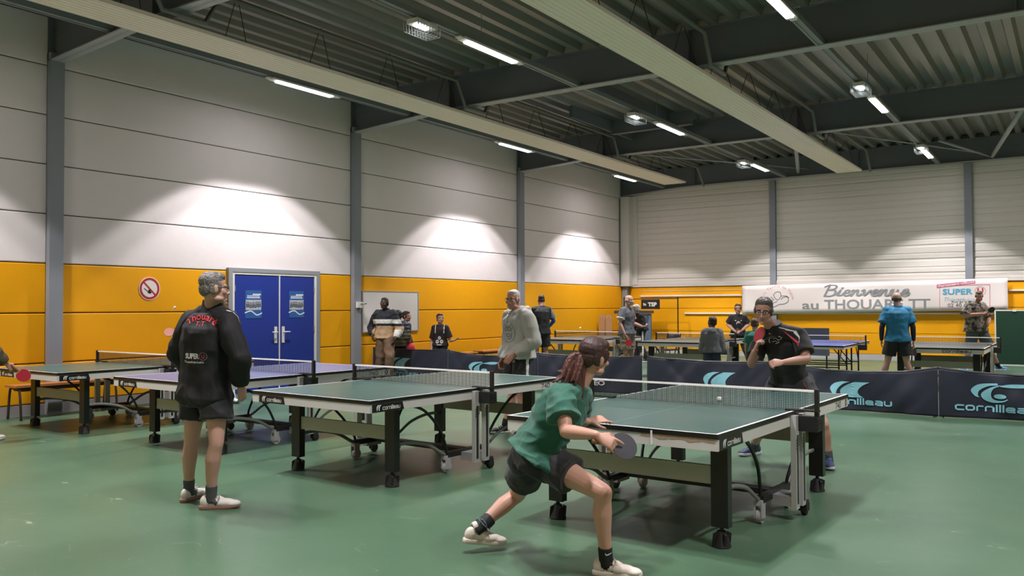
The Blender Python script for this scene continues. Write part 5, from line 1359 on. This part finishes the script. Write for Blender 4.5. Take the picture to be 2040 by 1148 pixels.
# boy in dark club polo
J = std(877, 17.75, 1.37, 350, eR=(.24, -.06, .98), wR=(.22, .10, .76), eL=(-.28, .0, 1.02), wL=(-.44, .22, 1.05), dL=(-.5, .6, .2), pL=(0, 0, 1), dR=(.1, .2, -1), hf=(-.45, .85, .12))
g = fig('boy in dark polo with white print standing before the yellow wall', J, skin='#d2a18d', seed=8)
g.hair('#3b271e', 'short', .004); g.body()
po = g.top('polo_shirt', mat('cloth_dark_brown', '#211719', .75), hem=-.12, sleeve=.75, off=.032, wr=.006, sleeve_r=1.1, fn=lambda t, u, v, p: 1 if (t > .66 and .085 < abs(u) < .10 and v > 0) else 0, mats=[WHT])
def prt(mb, f, o, x, y):
    for a, b, rx, ry in ((0, .055, .032, .035), (-.045, -.02, .034, .04), (.045, -.02, .034, .04)):
        n = 12; fill(mb, [(a + rx * math.cos(2 * PI * i / n), b + ry * math.sin(2 * PI * i / n)) for i in range(n + 1)], [(a + .35 * rx * math.cos(2 * PI * i / n), b + .35 * ry * math.sin(2 * PI * i / n)) for i in range(n + 1)], o, x, y, f=f)
    mb.face([f(o + x * a + y * b) for a, b in ((-.055, -.095), (.055, -.095), (.055, -.08), (-.055, -.08))])
c, r_, f_ = g.frame(.22); g.decal(po, 'white_print', PRW, prt, c + f_ * .16, J['_r'] * -1, V((0, 0, 1)), .006)
g.bottom('shorts', BLK, length=.8, off=.03); g.feet(SHOE_W, SOLE_W, SOCK_B, .3)
racket('grey table tennis racket in the hand of the boy in dark polo', J['wR'] + V((0, 0, -.07)) - CF * .03, V((0, 0, -.8)) - CR * .5, -CF * .9 + CR * .3, '#55525c', '#b02434')
# man in black t-shirt with blue sleeve, seen from behind
J = std(1078, 18.75, 1.77, 196, hf=(-.05, 1, -.18), head=(.03, .10, 1.64), eR=(.32, .10, 1.18), wR=(.22, .30, 1.0), eL=(-.26, .12, 1.15), wL=(-.12, .33, 1.05))
g = fig('man in black t-shirt with blue arm sleeve, back turned, by left back table', J, skin='#c2927d', seed=9)
g.hair('#241a16', 'buzz', .003); g.body()
g.top('t_shirt', mat('cloth_black_grey', '#1e2023', .75), hem=-.06, sleeve=.7, off=.032, wr=.008, sleeve_r=1.1, fn=lambda t, u, v, p: 1 if (u > .215 and t > .62) else 0, mats=[mat('cloth_pattern_grey', '#75828f', .7, var=.5, vscale=30)])
mb = MB(); g.limb(mb, (lerp(J['sR'], J['eR'], .6), J['eR']), [(0, .052), (1, .046)]); g.limb(mb, (J['eR'], J['wR']), [(0, .046), (.5, .043), (.9, .034)]); place_mesh('arm_sleeve', solid(mb, .008, 3), mat('cloth_blue_sleeve', '#2452a8', .6), g.root)
g.bottom('shorts', BLK, length=.75, off=.035, flare=1.5); g.feet(SHOE_W, SOLE_W, SOCK_B, .2)
# bearded man in grey t-shirt
J = std(1249, 18.3, 1.75, 62, head=(0, .06, 1.645), eR=(.27, -.04, 1.16), wR=(.27, .08, .92), eL=(-.25, .02, 1.14), wL=(-.20, .27, 1.07), dL=(.1, .9, .1), pL=(0, .1, 1), cL=.7, dR=(0, .25, -1), pR=(-1, 0, 0), cR=1.1, kR=(.11, .02, .51))
g = fig('bald man with grey beard in grey t-shirt and khaki shorts', J, skin='#c99b86', seed=10, build=1.04)
g.hair('#a39d97', 'bald', .003); g.body(beard='#9f9891')
g.top('t_shirt', mat('cloth_grey', '#56595e', .8), hem=-.04, sleeve=.7, off=.034, wr=.010, sleeve_r=1.15, fn=lambda t, u, v, p: 1 if ((p - J['sR']).dot((J['eR'] - J['sR']).normalized()) > .175 or (p - J['sL']).dot((J['eL'] - J['sL']).normalized()) > .175) and t > .45 and abs(u) > .2 else 0, mats=[WHT])
g.bottom('shorts', mat('cloth_khaki', '#7f776a', .8), length=.85, off=.035, flare=1.4, wr=.010); g.feet(mat('shoe_grey', '#8b8d90', .6), SOLE_W, WHT, .2)
racket('red table tennis racket in the hand of the bearded man in grey', J['wR'] + V((0, 0, -.07)) + J['_f'] * .03 - CF * .04, V((0, 0, -.75)) + CR * .35, -CF, '#c22a38', '#1a1a1c')
b = MB().ell((0, 0, 0), .02, u=16, v=10).build('table_tennis_ball', BALL, None, smooth=True); b.location = J['wL'] + J['_f'] * .1 * J['_k'] + V((0, 0, .045)); tag(b, 'white ball held in the hand of the bearded man in grey', 'ball', 'table tennis balls')
# woman with white hair and black jacket
J = std(1277, 22.9, 1.66, 292, head=(0, .16, 1.50), neck=(0, .09, 1.38), sL=(-.165, .07, 1.31), sR=(.165, .07, 1.31), eR=(.22, .10, 1.03), wR=(.16, .28, .92), eL=(-.24, .08, 1.03), wL=(-.2, .24, .86), hf=(.1, .9, -.25), kL=(-.12, .08, .5), aR=(.18, .1, .088), aL=(-.16, -.1, .088))
g = fig('white haired woman in black jacket and striped track pants, leaning forward', J, skin='#cfa28e', seed=11, female=True)
g.hair('#b3afa9', 'curly', .004); g.body()
g.top('jacket', BLK2, hem=-.1, sleeve=1.9, off=.04, wr=.010, cuff=1)
g.bottom('track_pants', BLK, length=1.95, off=.03, wr=.006, fn=lambda p: 1 if min(abs((p - lerp(J['hL'], J['kL'], .5)).dot(J['_f']) - .0), 9) < .022 and (p - g.Pm).dot(J['_r']) < -.1 else 0, mats=[WHT])
g.feet(mat('shoe_black', '#1a1b1d'), SOLE_W)
# boy in grey hooded sweatshirt
J = std(1418, 16.1, 1.30, 176, hf=(-.65, .75, .05), eL=(-.26, .02, .93), eR=(.26, .02, .93), wL=(-.20, .22, .86), wR=(.20, .22, .86))
g = fig('small boy in grey hooded sweatshirt seen from behind', J, skin='#8a5a45', seed=12)
g.hair('#15110f', 'short', .005); g.body()
hd = g.top('sweatshirt', mat('cloth_mid_grey', '#66666b', .85), hem=-.2, sleeve=1.9, off=.045, wr=.010, cuff=1)
mb = MB(); mb.ell(g.N - J['_f'] * .085 - V((0, 0, .045)), .10, .06, .085, axes=(J['_r'], J['_f'], V((0, 0, 1)))); mb.tube(spline([tuple(g.N + J['_r'] * .085), tuple(g.N - J['_f'] * .085 + V((0, 0, .02))), tuple(g.N - J['_r'] * .085)], 6), .028, 10, round_ends=True)
place_mesh('hood', solid(mb, .009, 3, .006), mat('cloth_mid_grey', '#66666b'), g.root, hd)
g.bottom('shorts', mat('cloth_navy_shorts', '#252b40', .75), length=.9, off=.03); g.feet(mat('shoe_grey', '#8b8d90'), SOLE_W, SOCK_G, .2)
# woman in black t-shirt
J = std(1470, 19.9, 1.56, 2, eR=(.27, -.02, 1.20), wR=(.10, .24, 1.04), eL=(-.27, -.02, 1.20), wL=(-.08, .24, 1.05), dR=(-.6, .6, -.2), dL=(.6, .6, -.1), pR=(-.5, -.2, -.5), pL=(.5, -.2, -.5), cR=.9, cL=.9, kL=(-.2, .1, .51), aL=(-.34, .04, .088), aR=(.2, 0, .088))
g = fig('woman with glasses in black t-shirt holding a dark racket in front', J, skin='#d0a593', seed=13, female=True, build=1.12)
g.hair('#4f382e', 'short', .003); g.body(); g.glasses('#2a2422', .0018)
t = g.top('t_shirt', BLK, hem=-.08, sleeve=.8, off=.026, wr=.008, sleeve_r=1.1)
def pr13(mb, f, o, x, y):
    n = 14; fill(mb, [(.05 * math.cos(2 * PI * i / n), .065 * math.sin(2 * PI * i / n)) for i in range(n + 1)], [(.03 * math.cos(2 * PI * i / n), .04 * math.sin(2 * PI * i / n)) for i in range(n + 1)], o, x, y, f=f); ribbon(mb, [(-.07, .08), (.07, .08)], .008, o, x, y, f=f); ribbon(mb, [(0, -.03), (0, .03)], .015, o, x, y, f=f)
c, r_, f_ = g.frame(.62); g.decal(t, 'white_print', PRW, pr13, c + f_ * .2, J['_r'] * -1, V((0, 0, 1)), .006)
g.bottom('trousers', BLK, length=1.95, off=.02); g.feet(mat('shoe_black', '#1a1b1d'), SOLE_D)
racket('dark table tennis racket held in front of the woman in black t-shirt', J['wR'] + J['_f'] * .07 - J['_r'] * .05, J['_f'] * .2 - J['_r'] * .35 + V((0, 0, .75)), J['_f'], '#1c1c20', '#b02434')
# child in green t-shirt behind the man in black polo
J = std(1503, 15.95, 1.27, 176)
g = fig('child in green t-shirt mostly hidden by the man in black polo', J, skin='#d4a892', seed=14)
g.hair('#4a3327', 'short', .004); g.body(); g.top('t_shirt', mat('cloth_teal', '#166652', .75), hem=-.1, sleeve=.85, off=.035, wr=.007, sleeve_r=1.15); g.bottom('shorts', NV, length=.85, off=.03); g.feet(SHOE_W, SOLE_W, WHT, .3)
# man in turquoise t-shirt, back turned
J = std(1787, 14.9, 1.74, 186, hf=(.25, .95, -.05), eL=(-.26, -.05, 1.13), eR=(.25, -.04, 1.13), wL=(-.26, .06, .90), wR=(.27, .06, .90), kL=(-.17, .04, .51), aL=(-.30, .02, .088), kR=(.15, .03, .51), aR=(.27, 0, .088), dR=(0, .15, -1), pR=(-1, .2, 0), cR=1.1)
g = fig('balding man in turquoise t-shirt and black arm sleeves seen from behind', J, skin='#c79b88', seed=15, build=1.0)
g.hair('#4a4039', 'bald', .003); g.body(); g.glasses('#6a5f5a', .0014)
g.top('t_shirt', mat('cloth_turquoise', '#196d94', .7), hem=-.1, sleeve=.75, off=.04, wr=.012, sleeve_r=1.1, wf=6)
for a in 'LR':
    mb = MB(); g.limb(mb, (lerp(J['s' + a], J['e' + a], .6), J['e' + a]), [(0, .052), (1, .046)]); g.limb(mb, (J['e' + a], J['w' + a]), [(0, .046), (.5, .043), (.95, .034)]); place_mesh('arm_sleeve', solid(mb, .008, 3), mat('cloth_sleeve_dark', '#191b2b', .6), g.root)
g.bottom('shorts', BLK, length=.72, off=.035, flare=1.5); g.feet(SHOE_W, SOLE_W, WHT, .2)
racket('dark table tennis racket hanging from the hand of the man in turquoise', J['wR'] + V((0, 0, -.08)) + J['_f'] * .02, V((0, 0, -1)) + J['_r'] * .1, -CF * .7 + CR * .5, '#26262b', '#26262b')
# man in camouflage t-shirt
J = std(1944, 19.35, 1.82, 42, hf=(.55, .75, -.35), head=(.0, .10, 1.65), eR=(.33, .02, 1.22), wR=(.06, .26, 1.26), dR=(-.9, .3, .1), pR=(0, -.8, -.2), cR=1.1, eL=(-.24, .1, 1.15), wL=(-.05, .30, 1.05), kL=(-.24, .12, .51), aL=(-.48, .10, .088), kR=(.16, .0, .51), aR=(.25, -.15, .088))
J['fL'] = V((CR.x, CR.y, 0)).normalized()
g = fig('heavy man in camouflage t-shirt behind the right back row table', J, skin='#c4937d', seed=16, build=1.17)
g.hair('#33261f', 'buzz', .003); g.body(beard='#8f6a58')
cm = mat('cloth_camouflage', '#6a6258', .8); ntc = cm.node_tree; tcc = ntc.nodes.new('ShaderNodeTexCoord'); nn = ntc.nodes.new('ShaderNodeTexNoise'); nn.inputs['Scale'].default_value = 11; nn.inputs['Detail'].default_value = 3; ntc.links.new(tcc.outputs['Object'], nn.inputs['Vector'])
rp = ntc.nodes.new('ShaderNodeValToRGB'); rp.color_ramp.interpolation = 'CONSTANT'; els = rp.color_ramp.elements
els[0].position = 0; els[0].color = (*lin('#2c2a27'), 1); els[1].position = .42; els[1].color = (*lin('#5d564b'), 1)
for p, c in ((.5, '#8d8273'), (.58, '#3c3933'), (.66, '#a59a89')): e = els.new(p); e.color = (*lin(c), 1)
ntc.links.new(nn.outputs[0], rp.inputs[0]); ntc.links.new(rp.outputs[0], ntc.nodes['Principled BSDF'].inputs['Base Color'])
g.top('t_shirt', cm, hem=-.12, sleeve=.85, off=.045, wr=.012, sleeve_r=1.1, wf=6)
g.bottom('shorts', mat('cloth_slate', '#4b4d52', .8), length=.9, off=.035, flare=1.3); g.feet(mat('shoe_blue', '#2f86c8', .6), SOLE_W, SOCK_B, .2)
racket('dark table tennis racket held at the chest of the man in camouflage', J['wR'] + J['dR'] * .06 + J['_f'] * .03, J['_r'] * -.35 + V((0, 0, .45)) + J['_f'] * .35, -CF * .9 + CR * .3, '#19191c', '#b02434')
# person cut by the left edge
J = std(-76, 9.45, 1.72, 118, eR=(.27, .14, 1.13), wR=(.30, .34, .90), dR=(0, .7, -.6), pR=(-1, 0, .1), cR=1.2, aL=(-.15, .02, .088), aR=(.12, .20, .088), kR=(.12, .10, .5))
g = fig('person in olive brown sweater cut off by the left edge', J, skin='#c79a86', seed=17)
g.hair('#4a3a2e', 'short', .004); g.body(); g.top('sweater', mat('cloth_olive_brown', '#4f432f', .85), hem=-.05, sleeve=1.92, off=.038, wr=.010, cuff=1); g.bottom('trousers', BLK, length=1.9, off=.03); g.feet(SHOE_W, SOLE_W)
racket('red table tennis racket in the hand at the left edge', J['wR'] + J['dR'] * .08 + CR * .03, CR * .55 - CU * .62 + CF * .3, -CF * .9 + CR * .3, '#b8243c', '#1a1a1c')
# opponent hidden behind the man in black jacket
J = std(443, 13.3, 1.72, 8, eR=(.40, .10, 1.28), wR=(.62, .22, 1.14), dR=(.9, .3, -.05), pR=(.2, .9, .2), cR=1.1, eL=(-.26, .0, 1.15), wL=(-.2, .2, 1.0), aL=(-.17, 0, .088))
g = fig('player at the far end of the blue table, hidden behind the man in black jacket', J, skin='#c79a86', seed=18)
g.hair('#3a2d26', 'short', .004); g.body(); g.top('t_shirt', NV, hem=-.05, sleeve=.7, off=.03, wr=.008); g.bottom('shorts', BLK, length=.6, off=.03); g.feet(mat('shoe_white_blue', '#c9d3da', .6), mat('sole_blue', '#2c6f9e', .6), WHT, .35)
racket('pinkish table tennis racket sticking out left of the man in black jacket', J['wR'] + J['dR'] * .08, -CR * .9 + CU * .22, -CF * .75 + CU * .6, '#c98a7c', '#b98a78', edge='#d8b49a')
